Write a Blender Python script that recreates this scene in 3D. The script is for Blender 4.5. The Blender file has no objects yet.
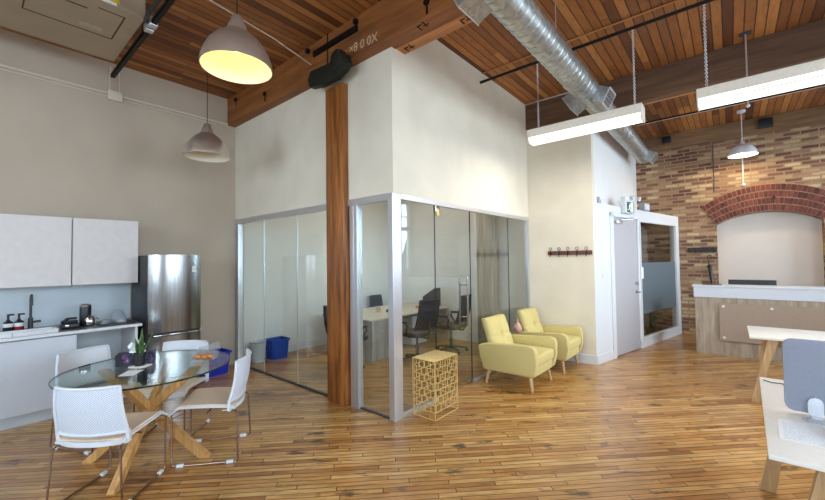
import bpy, bmesh, math, random
from mathutils import Vector, Matrix, Euler
PI = math.pi
random.seed(7)
SC = bpy.context.scene
COL = SC.collection

# ------------------------------------------------------------------ camera
yaw, pit, roll = math.radians(40.218), math.radians(1.626), math.radians(-.758)
F = Vector((-math.sin(yaw) * math.cos(pit), math.cos(yaw) * math.cos(pit), math.sin(pit)))
R0 = Vector((math.cos(yaw), math.sin(yaw), 0)); U0 = R0.cross(F)
RT = math.cos(roll) * R0 + math.sin(roll) * U0
UP = -math.sin(roll) * R0 + math.cos(roll) * U0
cd = bpy.data.cameras.new('camera'); cam = bpy.data.objects.new('camera', cd); COL.objects.link(cam)
m = Matrix.Identity(4)
for i in range(3):
    m[i][0] = RT[i]; m[i][1] = UP[i]; m[i][2] = -F[i]
m.translation = Vector((0, 0, 1.5))
cam.matrix_world = m
cd.sensor_width = 36; cd.lens = 36 * 376.26 / 825; cd.clip_start = .05
SC.camera = cam

# ------------------------------------------------------------------ light and exposure
SC.view_settings.view_transform = 'Standard'
SC.view_settings.look = 'None'
SC.view_settings.gamma = 1
SC.view_settings.use_curve_mapping = False
SC.view_settings.exposure = -0.27
W = bpy.data.worlds.new('World'); SC.world = W; W.use_nodes = True
W.node_tree.nodes['Background'].inputs[0].default_value = (.62, .78, 1, 1)
W.node_tree.nodes['Background'].inputs[1].default_value = 1.0

def area(name, loc, rot, sx, sy, power, col, spread=180):
    l = bpy.data.lights.new(name, 'AREA'); l.shape = 'RECTANGLE'; l.size = sx; l.size_y = sy
    l.energy = power; l.color = col; l.spread = math.radians(spread)
    o = bpy.data.objects.new(name, l); o.location = loc; o.rotation_euler = rot; COL.objects.link(o); return o

SKY = (.67, .835, 1.0)
WIN_R = [(-1.9, -.6), (.2, 1.5), (3.0, 4.3), (5.2, 6.5), (7.95, 9.0)]     # window openings (y0, y1) of the wall facing the kitchen
WIN_B = [(-4.6, -3.3), (-2.3, -1.0), (.2, 1.5)]                            # window openings (x0, x1) behind the camera
for a, b in WIN_R:
    area('daylight', (3.45, (a + b) / 2, 2.45), (0, PI / 2 - .35, 0), 3.0, b - a + 1.3, 375, SKY, 150)
for a, b in WIN_B:
    area('daylight', ((a + b) / 2, -3.45, 2.3), (PI / 2 - .35, 0, 0), b - a + .5, 3.0, 190, SKY, 150)
area('office_fill', (-4.0, 4.4, 3.5), (0, 0, 0), 1.2, .3, 42, (1, .95, .86))  # unseen lamp added to brighten the inside of the glass office
area('vestibule_fill', (-1.8, 7.7, 2.2), (0, 0, 0), .5, .5, 14, (1, .92, .8))  # added fill with no fixture, brightens the space behind the side glass

# ------------------------------------------------------------------ materials
def lin(c):
    return tuple((x / 12.92 if x <= .04045 else ((x + .055) / 1.055) ** 2.4) for x in [v / 255 for v in c]) + (1,)

class NT:
    def __init__(s, name):
        s.m = bpy.data.materials.new(name); s.m.use_nodes = True
        s.t = s.m.node_tree; s.b = s.t.nodes['Principled BSDF']; s.out = s.t.nodes['Material Output']
    def n(s, typ, **k):
        x = s.t.nodes.new(typ)
        for a, v in k.items(): setattr(x, a, v)
        return x
    def l(s, a, b): s.t.links.new(a, b)
    def math(s, op, a, b=None, c=None):
        x = s.n('ShaderNodeMath', operation=op)
        for i, v in enumerate((a, b, c)):
            if v is None: continue
            if isinstance(v, (int, float)): x.inputs[i].default_value = v
            else: s.l(v, x.inputs[i])
        return x.outputs[0]
    def ramp(s, fac, stops, interp='LINEAR'):
        r = s.n('ShaderNodeValToRGB'); cr = r.color_ramp; cr.interpolation = interp
        while len(cr.elements) < len(stops): cr.elements.new(.5)
        for e, (p, c) in zip(cr.elements, stops):
            e.position = p; e.color = lin(c) if len(c) == 3 else c
        s.l(fac, r.inputs[0]); return r.outputs[0]
    def coord(s, which='Object'):
        return s.n('ShaderNodeTexCoord').outputs[which]
    def noise(s, vec, scale, detail=3, rough=.5):
        x = s.n('ShaderNodeTexNoise'); x.inputs['Scale'].default_value = scale
        x.inputs['Detail'].default_value = detail; x.inputs['Roughness'].default_value = rough
        s.l(vec, x.inputs['Vector']); return x.outputs[0]
    def mapping(s, vec, sc=(1, 1, 1), rot=(0, 0, 0)):
        x = s.n('ShaderNodeMapping'); x.inputs['Scale'].default_value = sc; x.inputs['Rotation'].default_value = rot
        s.l(vec, x.inputs[0]); return x.outputs[0]
    def mix(s, fac, a, b, typ='MIX'):
        x = s.n('ShaderNodeMix', data_type='RGBA', blend_type=typ)
        for i, v in ((0, fac), (6, a), (7, b)):
            if isinstance(v, (int, float)): x.inputs[i].default_value = v
            elif isinstance(v, tuple): x.inputs[i].default_value = v if len(v) == 4 else lin(v)
            else: s.l(v, x.inputs[i])
        return x.outputs[2]
    def bump(s, h, strength=.3, dist=.01):
        x = s.n('ShaderNodeBump'); x.inputs['Strength'].default_value = strength; x.inputs['Distance'].default_value = dist
        s.l(h, x.inputs['Height']); s.l(x.outputs[0], s.b.inputs['Normal'])
    def base(s, c):
        if isinstance(c, tuple): s.b.inputs['Base Color'].default_value = lin(c)
        else: s.l(c, s.b.inputs['Base Color'])
    def set(s, rough=.5, metal=0, **k):
        s.b.inputs['Roughness'].default_value = rough; s.b.inputs['Metallic'].default_value = metal
        for a, v in k.items(): s.b.inputs[a.replace('_', ' ')].default_value = v

def mat(name, c, rough=.5, metal=0, var=.06, scale=30, bump=.0, **k):
    """plain surface with slight procedural variation"""
    t = NT(name); v = t.coord()
    nz = t.noise(v, scale, 3)
    d = tuple(max(0, x * (1 - var)) for x in c); u = tuple(min(255, x * (1 + var)) for x in c)
    t.base(t.ramp(nz, [(.3, d), (.7, u)]))
    t.set(rough, metal, **k)
    if bump: t.bump(nz, bump, .004)
    return t.m

def planks(name, width, length, rot, cols, gap=.05, rough=.35, coat=0, grain=.5, stains=False, bumpk=.4, knots=0):
    t = NT(name); v = t.mapping(t.coord(), rot=(0, 0, rot))
    sp = t.n('ShaderNodeSeparateXYZ'); t.l(v, sp.inputs[0]); x, y = sp.outputs[0], sp.outputs[1]
    u = t.math('DIVIDE', x, width); iu = t.math('FLOOR', u); fu = t.math('FRACT', u)
    wn = t.n('ShaderNodeTexWhiteNoise', noise_dimensions='1D'); t.l(iu, wn.inputs['W'])
    yy = t.math('ADD', t.math('DIVIDE', y, length), t.math('MULTIPLY', wn.outputs[0], 7.3))
    iy = t.math('FLOOR', yy); fy = t.math('FRACT', yy)
    cb = t.n('ShaderNodeCombineXYZ'); t.l(iu, cb.inputs[0]); t.l(iy, cb.inputs[1])
    w2 = t.n('ShaderNodeTexWhiteNoise', noise_dimensions='2D'); t.l(cb.outputs[0], w2.inputs['Vector'])
    col = t.ramp(w2.outputs[0], cols)
    # grain: offset noise per plank, stretched along the plank
    cg = t.n('ShaderNodeCombineXYZ'); t.l(t.math('MULTIPLY', x, 1 / width * 1.3), cg.inputs[0])
    t.l(t.math('MULTIPLY', y, 2.2), cg.inputs[1]); t.l(t.math('MULTIPLY', w2.outputs[0], 40), cg.inputs[2])
    g = t.noise(cg.outputs[0], 2.2, 5, .6)
    gr = t.ramp(g, [(.3, (122, 118, 114)), (.55, (216, 216, 216)), (.8, (255, 255, 255))])
    col = t.mix(grain, col, gr, 'MULTIPLY')
    if stains:
        big = t.noise(t.coord(), .9, 3, .6)
        col = t.mix(.3, col, t.ramp(big, [(.35, (150, 140, 135)), (.6, (255, 255, 255))]), 'MULTIPLY')
        sc = t.n('ShaderNodeCombineXYZ'); t.l(t.math('MULTIPLY', x, 7), sc.inputs[0]); t.l(t.math('MULTIPLY', y, 2.6), sc.inputs[1])
        s = t.noise(sc.outputs[0], 1.0, 4, .62)
        k = t.ramp(s, [(.60, (0, 0, 0)), (.68, (255, 255, 255))])
        col = t.mix(t.math('MULTIPLY', k, .8), col, (48, 30, 18))
    if knots:
        vo = t.n('ShaderNodeTexVoronoi'); vo.inputs['Scale'].default_value = 1
        sc = t.n('ShaderNodeCombineXYZ'); t.l(t.math('MULTIPLY', x, 5), sc.inputs[0]); t.l(t.math('MULTIPLY', y, 3), sc.inputs[1]); t.l(sc.outputs[0], vo.inputs['Vector'])
        col = t.mix(t.ramp(vo.outputs[0], [(.0, (190, 190, 190)), (.12, (0, 0, 0))]), col, (45, 22, 10))
    e = t.math('MINIMUM', fu, t.math('SUBTRACT', 1, fu))
    ge = t.math('LESS_THAN', e, gap)
    gy = t.math('LESS_THAN', t.math('MULTIPLY', fy, length), .006)
    gg = t.math('MAXIMUM', ge, gy)
    col = t.mix(t.math('MULTIPLY', gg, .85), col, (24, 12, 6))
    t.base(col); t.set(rough)
    t.b.inputs['Coat Weight'].default_value = coat; t.b.inputs['Coat Roughness'].default_value = .18
    h = t.math('SUBTRACT', t.math('MULTIPLY', g, .25), gg)
    t.bump(h, bumpk, .003)
    rr = t.math('ADD', rough - .06, t.math('MULTIPLY', g, .16)); t.l(rr, t.b.inputs['Roughness'])
    return t.m

def wood(name, c1, c2, axis='z', scale=1.0, rough=.5, streak=9, dark=None):
    t = NT(name); s = {'x': (.6, streak, streak), 'y': (streak, .6, streak), 'z': (streak, streak, .6)}[axis]
    v = t.mapping(t.coord(), sc=tuple(q * scale for q in s))
    a = t.noise(v, 1.6, 6, .62); b = t.noise(v, 6, 3)
    col = t.ramp(a, [(.32, c1), (.66, c2)])
    col = t.mix(.25, col, t.ramp(b, [(.3, (120, 120, 120)), (.6, (255, 255, 255))]), 'MULTIPLY')
    if dark:
        k = t.noise(t.mapping(t.coord(), sc=tuple(q * .5 * scale for q in s)), 2.2, 4, .7)
        col = t.mix(t.ramp(k, [(.58, (0, 0, 0)), (.66, (220, 220, 220))]), col, dark)
    t.base(col); t.set(rough); t.bump(a, .25, .004); return t.m

def bricks(name, bw, bh, stops, mortar, msize=.012, axes='xz', bump=.6):
    t = NT(name); sp = t.n('ShaderNodeSeparateXYZ'); t.l(t.coord(), sp.inputs[0])
    cb = t.n('ShaderNodeCombineXYZ'); t.l(sp.outputs['XYZ'.index(axes[0].upper())], cb.inputs[0]); t.l(sp.outputs['XYZ'.index(axes[1].upper())], cb.inputs[1])
    wob = t.noise(cb.outputs[0], 9, 2)
    ad = t.n('ShaderNodeVectorMath', operation='ADD'); sc = t.n('ShaderNodeVectorMath', operation='SCALE')
    t.l(cb.outputs[0], ad.inputs[0])
    wn = t.n('ShaderNodeTexNoise'); wn.inputs['Scale'].default_value = 7; t.l(cb.outputs[0], wn.inputs['Vector'])
    t.l(wn.outputs[1], sc.inputs[0]); sc.inputs['Scale'].default_value = .018; t.l(sc.outputs[0], ad.inputs[1])
    b = t.n('ShaderNodeTexBrick', offset=.5, squash=1.0); t.l(ad.outputs[0], b.inputs['Vector'])
    b.inputs['Color1'].default_value = (0, 0, 0, 1); b.inputs['Color2'].default_value = (1, 1, 1, 1); b.inputs['Mortar'].default_value = (0, 0, 0, 1)
    b.inputs['Scale'].default_value = 1; b.inputs['Mortar Size'].default_value = msize; b.inputs['Mortar Smooth'].default_value = .25
    b.inputs['Brick Width'].default_value = bw; b.inputs['Row Height'].default_value = bh
    big = t.noise(cb.outputs[0], 1.3, 2)
    f = t.math('ADD', b.outputs['Color'], t.math('MULTIPLY', t.math('SUBTRACT', big, .5), 1.1))
    col = t.ramp(f, stops)
    gr = t.noise(cb.outputs[0], 45, 5, .7)
    col = t.mix(.5, col, t.ramp(gr, [(.3, (140, 135, 130)), (.6, (255, 255, 255))]), 'MULTIPLY')
    col = t.mix(b.outputs['Fac'], col, mortar)
    pl = t.noise(cb.outputs[0], 2.3, 5, .7)
    col = t.mix(t.ramp(pl, [(.62, (0, 0, 0)), (.70, (150, 150, 150))]), col, (196, 178, 152))
    t.base(col); t.set(.9)
    h = t.math('SUBTRACT', t.math('MULTIPLY', gr, .3), b.outputs['Fac']); t.bump(h, bump, .012)
    return t.m

def glass(name, tint=(.93, .985, .96, 1), refl=.9, rough=.0, veil=0.0, veilc=(200, 215, 220)):
    t = NT(name); t.t.nodes.remove(t.b)
    tr = t.n('ShaderNodeBsdfTransparent'); tr.inputs[0].default_value = tint
    gl = t.n('ShaderNodeBsdfGlossy'); gl.inputs['Roughness'].default_value = rough
    fr = t.n('ShaderNodeFresnel'); gq = t.n('ShaderNodeNewGeometry')
    t.l(t.math('SUBTRACT', 1.5, t.math('MULTIPLY', gq.outputs['Backfacing'], 1.5 - 1 / 1.5)), fr.inputs[0])
    mx = t.n('ShaderNodeMixShader'); t.l(t.math('MULTIPLY', fr.outputs[0], refl), mx.inputs[0]); t.l(tr.outputs[0], mx.inputs[1]); t.l(gl.outputs[0], mx.inputs[2])
    o = mx.outputs[0]
    if veil:
        df = t.n('ShaderNodeBsdfTranslucent'); df.inputs[0].default_value = lin(veilc)
        d2 = t.n('ShaderNodeBsdfDiffuse'); d2.inputs[0].default_value = lin(veilc)
        ms = t.n('ShaderNodeMixShader'); ms.inputs[0].default_value = .35; t.l(d2.outputs[0], ms.inputs[1]); t.l(df.outputs[0], ms.inputs[2])
        m2 = t.n('ShaderNodeMixShader'); m2.inputs[0].default_value = veil; t.l(o, m2.inputs[1]); t.l(ms.outputs[0], m2.inputs[2]); o = m2.outputs[0]
    t.l(o, t.out.inputs[0]); return t.m

def emit(name, c, strength):
    t = NT(name); t.base(c); t.b.inputs['Emission Color'].default_value = lin(c); t.b.inputs['Emission Strength'].default_value = strength
    t.set(.4); return t.m

M = {}
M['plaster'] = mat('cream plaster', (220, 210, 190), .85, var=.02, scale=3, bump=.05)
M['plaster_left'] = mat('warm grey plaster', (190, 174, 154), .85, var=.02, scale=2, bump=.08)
M['niche'] = mat('pinkish plaster', (224, 212, 200), .85, var=.01, scale=3)
M['white_paint'] = mat('white paint', (228, 226, 222), .6, var=.01, scale=4)
M['white_trim'] = mat('white trim paint', (216, 217, 218), .4, var=.01)
M['floor'] = planks('maple strip floor', .047, .75, -PI / 4 + PI / 2, [(0, (180, 116, 52)), (.2, (214, 152, 78)), (.6, (230, 172, 96)), (.85, (242, 192, 118)), (1, (194, 130, 62))], gap=.065, rough=.3, coat=.3, grain=.7, stains=True, bumpk=.3)
M['ceiling'] = planks('ceiling boards', .088, 3.4, 0, [(0, (104, 56, 20)), (.3, (150, 88, 36)), (.6, (172, 106, 48)), (.85, (196, 130, 66)), (1, (122, 68, 26))], gap=.06, rough=.6, grain=.55, bumpk=.8, knots=1)
M['beam_dark'] = wood('dark brown beam wood', (74, 50, 32), (112, 80, 54), 'x', 1, .7, 7)  # darker, greyer brown than the front beam
M['beam'] = wood('old beam wood', (110, 62, 24), (160, 98, 44), 'x', 1, .6, 7)
M['ledger'] = wood('brown ledger wood', (104, 76, 50), (146, 112, 76), 'x', 1, .6, 7)
M['beam_light'] = wood('lighter beam wood', (160, 100, 48), (206, 140, 76), 'x', 1, .6, 9)
M['post'] = wood('varnished fir post', (104, 58, 24), (176, 110, 54), 'z', 1.5, .35, 9, dark=(92, 44, 20))
M['post_grey'] = wood('weathered post', (116, 104, 92), (172, 158, 142), 'z', 1.5, .7, 9)
M['brick'] = bricks('reclaimed brick', .215, .066, [(0, (104, 68, 54)), (.32, (138, 98, 76)), (.52, (160, 120, 90)), (.7, (182, 148, 110)), (.88, (200, 170, 128)), (1, (212, 186, 144))], (156, 132, 106), .011)
M['oak_grey'] = wood('grey oak laminate', (142, 124, 104), (182, 164, 142), 'z', 1.2, .5, 8)
M['tan_panel'] = mat('tan back-painted glass', (158, 138, 120), .3, var=.02)
M['white_lam'] = mat('white laminate', (202, 206, 212), .35, var=.01)
M['upper_lam'] = mat('brushed pale laminate', (214, 206, 200), .45, var=.015, scale=14)
M['backsplash'] = mat('daylight-tinted white backsplash', (196, 204, 208), .3, var=.02, scale=4)  # white surface with the blue of the daylight mixed into its colour
M['worktop'] = mat('grey stone worktop', (96, 92, 88), .3, var=.15, scale=60)
M['black'] = mat('black plastic', (22, 22, 24), .4)
M['black_metal'] = mat('black steel', (24, 22, 22), .45, .6)
M['cast_iron'] = mat('green black cast iron', (34, 36, 28), .6, .4, var=.2, bump=.3)
M['dark_grey'] = mat('dark grey paint', (62, 62, 64), .45)
M['chrome'] = mat('chrome', (200, 198, 196), .14, 1, var=.02)
M['rod'] = mat('satin rod metal', (150, 128, 116), .25, .95, var=.02)
M['alu'] = mat('anodised aluminium', (206, 206, 208), .3, .75, var=.01)
M['brushed'] = mat('brushed aluminium shade', (222, 214, 200), .28, .85, var=.04, scale=8)
M['shade_in'] = mat('white enamel inside', (236, 226, 206), .5, var=.01)
M['white_plastic'] = mat('white plastic', (212, 215, 220), .35, var=.01)
M['clear_plastic'] = glass('clear plastic', (.95, .96, .97, 1), .9, .05, veil=.18, veilc=(225, 230, 235))
M['seat_pad'] = mat('beige seat fabric', (224, 198, 174), .9, var=.06, scale=120, bump=.2)
M['table_wood'] = wood('light oak', (176, 124, 66), (216, 166, 104), 'z', 1.5, .45, 14)
M['glass'] = glass('office glass', (.92, .955, .945, 1), 1.1)
M['table_glass'] = glass('table glass', (.90, .965, .94, 1), 1.05)
M['door_glass'] = glass('door side glass', (.72, .74, .73, 1), 1.0)
M['frost'] = glass('frosted film', (.8, .85, .88, 1), .6, .3, veil=.85, veilc=(128, 138, 144))
M['glass_edge'] = mat('dark glass edge', (14, 30, 28), .15)
M['steel_side'] = mat('dark fridge side', (52, 52, 54), .45, .3)
M['yellow'] = mat('chartreuse yellow wool', (204, 186, 122), .9, var=.06, scale=150, bump=.25)
M['button'] = mat('chartreuse button', (176, 160, 92), .9)
M['leg_wood'] = wood('pale beech', (184, 144, 98), (210, 172, 124), 'z', 1, .45, 12)
M['brass'] = mat('brushed gold metal', (222, 190, 122), .4, .45, var=.04)
M['terracotta'] = mat('pink ceramic', (200, 158, 138), .6, var=.1, scale=20)
M['duct'] = None
M['lens'] = emit('lit fluorescent lens', (255, 249, 236), 1.25)
M['lens_gap'] = mat('lens divider', (150, 150, 140), .5)
M['housing'] = mat('white enamel housing', (226, 216, 200), .5, var=.02)
M['bulb'] = emit('lit warm bulb', (255, 214, 120), 1.5)
M['hvac'] = mat('beige enamel metal', (156, 138, 114), .6, var=.03, scale=3)
M['hvac_sticker'] = mat('faded sticker', (164, 150, 132), .6)
M['hvac_line'] = mat('panel seam', (48, 34, 26), .8)
M['door'] = mat('lilac grey door paint', (178, 174, 176), .5, var=.01)
M['blue_bin'] = mat('royal blue plastic', (20, 40, 178), .45)
M['navy_bin'] = mat('blue recycling plastic', (24, 70, 150), .45)
M['green_sign'] = emit('green exit sign', (14, 84, 62), .12)
M['white_sign'] = emit('white exit figure', (230, 245, 235), .7)
M['rail_wood'] = wood('dark walnut rail', (70, 34, 20), (112, 60, 36), 'x', 1, .45, 12)
M['dark_rail'] = mat('black stained rail', (40, 28, 26), .5)
M['screen_fabric'] = mat('blue grey felt screen', (148, 152, 166), .95, var=.03, scale=200, bump=.2)
M['screen_edge'] = mat('screen edge', (150, 160, 180), .6)
M['desk_white'] = mat('white desk top', (232, 228, 220), .35, var=.01)
M['desk_wood'] = wood('blond desk legs', (176, 140, 96), (212, 178, 130), 'z', 1, .5, 10)
M['office_desk'] = mat('pale maple desk top', (214, 202, 180), .35, var=.03)
M['office_panel'] = wood('whitewashed wood panel', (160, 150, 138), (198, 190, 178), 'z', 1, .6, 8)
M['mesh_black'] = glass('black mesh fabric', (.40, .44, .48, 1), .2, .4, veil=.5, veilc=(44, 54, 68))
M['leaf'] = mat('green leaf', (104, 134, 78), .5, var=.3, scale=25)
M['leaf_dark'] = mat('dark green leaf', (66, 98, 54), .5, var=.25, scale=25)
M['soil'] = mat('soil', (40, 28, 20), .95)
M['paper'] = mat('white paper', (236, 236, 234), .8, var=.005)
M['print'] = mat('grey blue print', (208, 211, 222), .8)
M['pastry'] = mat('baked pastry', (186, 112, 50), .7, var=.3, scale=40, bump=.5)
M['red_label'] = mat('dark red liquid soap', (140, 24, 30), .25)
M['label_white'] = mat('white label', (225, 225, 225), .6)
M['amber'] = mat('dark bottle', (28, 30, 34), .2)
M['blue_soap'] = mat('blue sponge', (70, 130, 170), .7)
M['label_yellow'] = mat('yellow sticker', (214, 180, 30), .6)
M['grey_box'] = mat('grey steel box', (150, 152, 156), .5)
M['chalk'] = mat('chalk marks', (190, 166, 138), .9)
M['ink'] = mat('black ink mark', (20, 12, 8), .9)
M['wire_white'] = mat('white cable', (190, 180, 165), .6)
M['conduit'] = mat('painted conduit', (214, 202, 184), .7, var=.02)

def special():
    # galvanised spiral duct
    t = NT('galvanised steel'); v = t.coord(); vo = t.n('ShaderNodeTexVoronoi'); vo.inputs['Scale'].default_value = 28; t.l(v, vo.inputs['Vector'])
    t.base(t.ramp(vo.outputs['Color'], [(.2, (158, 160, 157)), (.8, (184, 186, 183))])); t.set(.38, .85)
    nz = t.noise(v, 5, 1); t.bump(nz, .06, .004); M['duct'] = t.m
    # brushed stainless door
    t = NT('brushed stainless'); v = t.mapping(t.coord(), sc=(60, 60, .6)); a = t.noise(v, 3, 4)
    t.base(t.ramp(a, [(.3, (138, 138, 138)), (.7, (168, 167, 165))])); t.set(.17, 1.0); t.bump(a, .03, .001); M['steel'] = t.m
    # floral tissue box
    t = NT('floral box print'); a = t.noise(t.coord(), 26, 4, .6); b = t.noise(t.coord(), 40, 2)
    c = t.ramp(a, [(.3, (14, 14, 26)), (.52, (44, 54, 96)), (.6, (130, 52, 96)), (.68, (200, 170, 190))], 'CONSTANT')
    t.base(c); t.set(.5); M['floral'] = t.m
    # perforated back: diamond dots
    t = NT('perforated white plastic'); uv = t.coord('UV'); sp = t.n('ShaderNodeSeparateXYZ'); t.l(uv, sp.inputs[0])
    p = t.math('MULTIPLY', t.math('ADD', sp.outputs[0], sp.outputs[1]), 1.0); q = t.math('SUBTRACT', sp.outputs[0], sp.outputs[1])
    def cell(x): return t.math('ABSOLUTE', t.math('SUBTRACT', t.math('FRACT', t.math('MULTIPLY', x, 26)), .5))
    d = t.math('MAXIMUM', cell(p), cell(q)); hole = t.math('LESS_THAN', d, .27)
    t.base(t.mix(hole, (222, 227, 236), (158, 166, 184))); t.set(.4)
    t.bump(t.math('SUBTRACT', 1, hole), .5, .004); M['perf'] = t.m
    # arch bricks: each brick its own tone
    t = NT('red arch brick'); g = t.n('ShaderNodeNewGeometry')
    c = t.ramp(g.outputs['Random Per Island'], [(0, (84, 42, 32)), (.5, (108, 54, 42)), (1, (128, 70, 54))])
    a = t.noise(t.coord(), 40, 4, .7); c = t.mix(.4, c, t.ramp(a, [(.3, (150, 140, 135)), (.6, (255, 255, 255))]), 'MULTIPLY')
    t.base(c); t.set(.85); t.bump(a, .4, .006); M['arch_brick'] = t.m
    M['mortar'] = mat('lime mortar', (176, 142, 122), .95, var=.1, scale=40, bump=.3)
special()

# ------------------------------------------------------------------ mesh helpers
class B:
    def __init__(s): s.b = bmesh.new()
    def _bev(s, geom, w, seg=2):
        if w: bmesh.ops.bevel(s.b, geom=list({e for f in geom for e in f.edges}), offset=w, segments=seg, profile=.5, affect='EDGES')
    def box(s, x0, x1, y0, y1, z0, z1, bev=0, seg=2, rot=None, mi=0):
        v = [s.b.verts.new((x, y, z)) for x in (x0, x1) for y in (y0, y1) for z in (z0, z1)]
        f = [s.b.faces.new([v[i] for i in q]) for q in ((0, 1, 3, 2), (4, 6, 7, 5), (0, 4, 5, 1), (2, 3, 7, 6), (0, 2, 6, 4), (1, 5, 7, 3))]
        for q in f: q.material_index = mi
        if rot:
            c = Vector(((x0 + x1) / 2, (y0 + y1) / 2, (z0 + z1) / 2)); bmesh.ops.rotate(s.b, verts=v, cent=c, matrix=Euler(rot).to_matrix())
        s._bev(f, bev, seg); return s
    def bar(s, p0, p1, w, h, up=(0, 0, 1), bev=0, w1=None, h1=None):
        """rectangular bar from p0 to p1"""
        p0, p1 = Vector(p0), Vector(p1); d = (p1 - p0).normalized(); u = Vector(up)
        if abs(d.dot(u)) > .98: u = Vector((0, 1, 0))
        r = d.cross(u).normalized(); u = r.cross(d)
        w1 = w if w1 is None else w1; h1 = h if h1 is None else h1
        v = []
        for p, a, b in ((p0, w, h), (p1, w1, h1)):
            v.append([s.b.verts.new(p + r * sx * a / 2 + u * sy * b / 2) for sx, sy in ((-1, -1), (1, -1), (1, 1), (-1, 1))])
        f = [s.b.faces.new(v[0][::-1]), s.b.faces.new(v[1])] + [s.b.faces.new([v[0][i], v[0][(i + 1) % 4], v[1][(i + 1) % 4], v[1][i]]) for i in range(4)]
        s._bev(f, bev); return s
    def tube(s, pts, r, n=8, cap=True):
        """round tube through points, r a number or one radius per point"""
        pts = [Vector(p) for p in pts]; rs = r if isinstance(r, (list, tuple)) else [r] * len(pts); rings = []; last = None
        for i, p in enumerate(pts):
            d = (pts[min(i + 1, len(pts) - 1)] - pts[max(i - 1, 0)]).normalized()
            if last is None: a = d.orthogonal().normalized()
            else: a = (last - d * last.dot(d)).normalized()
            last = a; b = d.cross(a)
            rings.append([s.b.verts.new(p + (a * math.cos(2 * PI * k / n) + b * math.sin(2 * PI * k / n)) * rs[i]) for k in range(n)])
        for q, w in zip(rings, rings[1:]):
            for k in range(n): s.b.faces.new([q[k], q[(k + 1) % n], w[(k + 1) % n], w[k]])
        if cap: s.b.faces.new(rings[0][::-1]); s.b.faces.new(rings[-1])
        return s
    def cyl(s, p0, p1, r, n=16, r1=None): return s.tube([p0, p1], [r, r if r1 is None else r1], n)
    def lathe(s, prof, c=(0, 0, 0), n=32, close=False):
        """profile of (radius, z) turned about a vertical axis"""
        c = Vector(c); rings = []
        for r, z in prof:
            rings.append([s.b.verts.new(c + Vector((max(r, 1e-4) * math.cos(2 * PI * k / n), max(r, 1e-4) * math.sin(2 * PI * k / n), z))) for k in range(n)])
        pr = list(zip(rings, rings[1:])) + ([(rings[-1], rings[0])] if close else [])
        for q, w in pr:
            for k in range(n): s.b.faces.new([q[k], q[(k + 1) % n], w[(k + 1) % n], w[k]])
        return s
    def prism(s, poly, axis, a, b, bev=0, mi=0):
        """2-d polygon extruded along an axis from a to b"""
        def P(u, v, t): return {'x': (t, u, v), 'y': (u, t, v), 'z': (u, v, t)}[axis]
        q = [s.b.verts.new(P(u, v, a)) for u, v in poly]; w = [s.b.verts.new(P(u, v, b)) for u, v in poly]
        n = len(poly); f = [s.b.faces.new(q[::-1]), s.b.faces.new(w)] + [s.b.faces.new([q[i], q[(i + 1) % n], w[(i + 1) % n], w[i]]) for i in range(n)]
        for g in f: g.material_index = mi
        s._bev(f, bev); return s
    def grid(s, fn, nu, nv, thick=0, uv=False, backmi=0):
        """surface fn(u, v) for u, v in 0..1, given thickness along its normal"""
        P = [[Vector(fn(i / nu, j / nv)) for j in range(nv + 1)] for i in range(nu + 1)]
        def nrm(i, j):
            a = P[min(i + 1, nu)][j] - P[max(i - 1, 0)][j]; b = P[i][min(j + 1, nv)] - P[i][max(j - 1, 0)]
            return a.cross(b).normalized()
        top = [[s.b.verts.new(P[i][j] + nrm(i, j) * thick / 2) for j in range(nv + 1)] for i in range(nu + 1)]
        ul = s.b.loops.layers.uv.verify() if uv else None
        def face(vs, ij=None):
            f = s.b.faces.new(vs)
            if uv and ij:
                for l, (i, j) in zip(f.loops, ij): l[ul].uv = (i / nu, j / nv * uv)
        for i in range(nu):
            for j in range(nv): face([top[i][j], top[i + 1][j], top[i + 1][j + 1], top[i][j + 1]], [(i, j), (i + 1, j), (i + 1, j + 1), (i, j + 1)])
        if thick:
            bot = [[s.b.verts.new(P[i][j] - nrm(i, j) * thick / 2) for j in range(nv + 1)] for i in range(nu + 1)]
            for i in range(nu):
                for j in range(nv): face([bot[i][j], bot[i][j + 1], bot[i + 1][j + 1], bot[i + 1][j]], [(i, j), (i, j + 1), (i + 1, j + 1), (i + 1, j)]); s.b.faces.ensure_lookup_table(); s.b.faces[-1].material_index = backmi
            rim = [(i, 0) for i in range(nu)] + [(nu, j) for j in range(nv)] + [(i, nv) for i in range(nu, 0, -1)] + [(0, j) for j in range(nv, 0, -1)]
            for a, b in zip(rim, rim[1:] + rim[:1]):
                face([top[b[0]][b[1]], top[a[0]][a[1]], bot[a[0]][a[1]], bot[b[0]][b[1]]])
        return s
    def ball(s, c, r, sq=(1, 1, 1), n=12):
        m = Matrix.Translation(Vector(c)) @ Matrix.Diagonal((r * sq[0], r * sq[1], r * sq[2], 1))
        bmesh.ops.create_uvsphere(s.b, u_segments=n, v_segments=max(6, n // 2 + 2), radius=1, matrix=m); return s
    def torus(s, c, R, r, axis='z', n=20, m=8):
        c = Vector(c); rings = []
        for i in range(n):
            a = 2 * PI * i / n; ring = []
            for j in range(m):
                b = 2 * PI * j / m; u = (R + r * math.cos(b)); q = (u * math.cos(a), u * math.sin(a), r * math.sin(b))
                q = {'z': q, 'x': (q[2], q[0], q[1]), 'y': (q[0], q[2], q[1])}[axis]
                ring.append(s.b.verts.new(c + Vector(q)))
            rings.append(ring)
        for i in range(n):
            for j in range(m): s.b.faces.new([rings[i][j], rings[(i + 1) % n][j], rings[(i + 1) % n][(j + 1) % m], rings[i][(j + 1) % m]])
        return s
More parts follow.
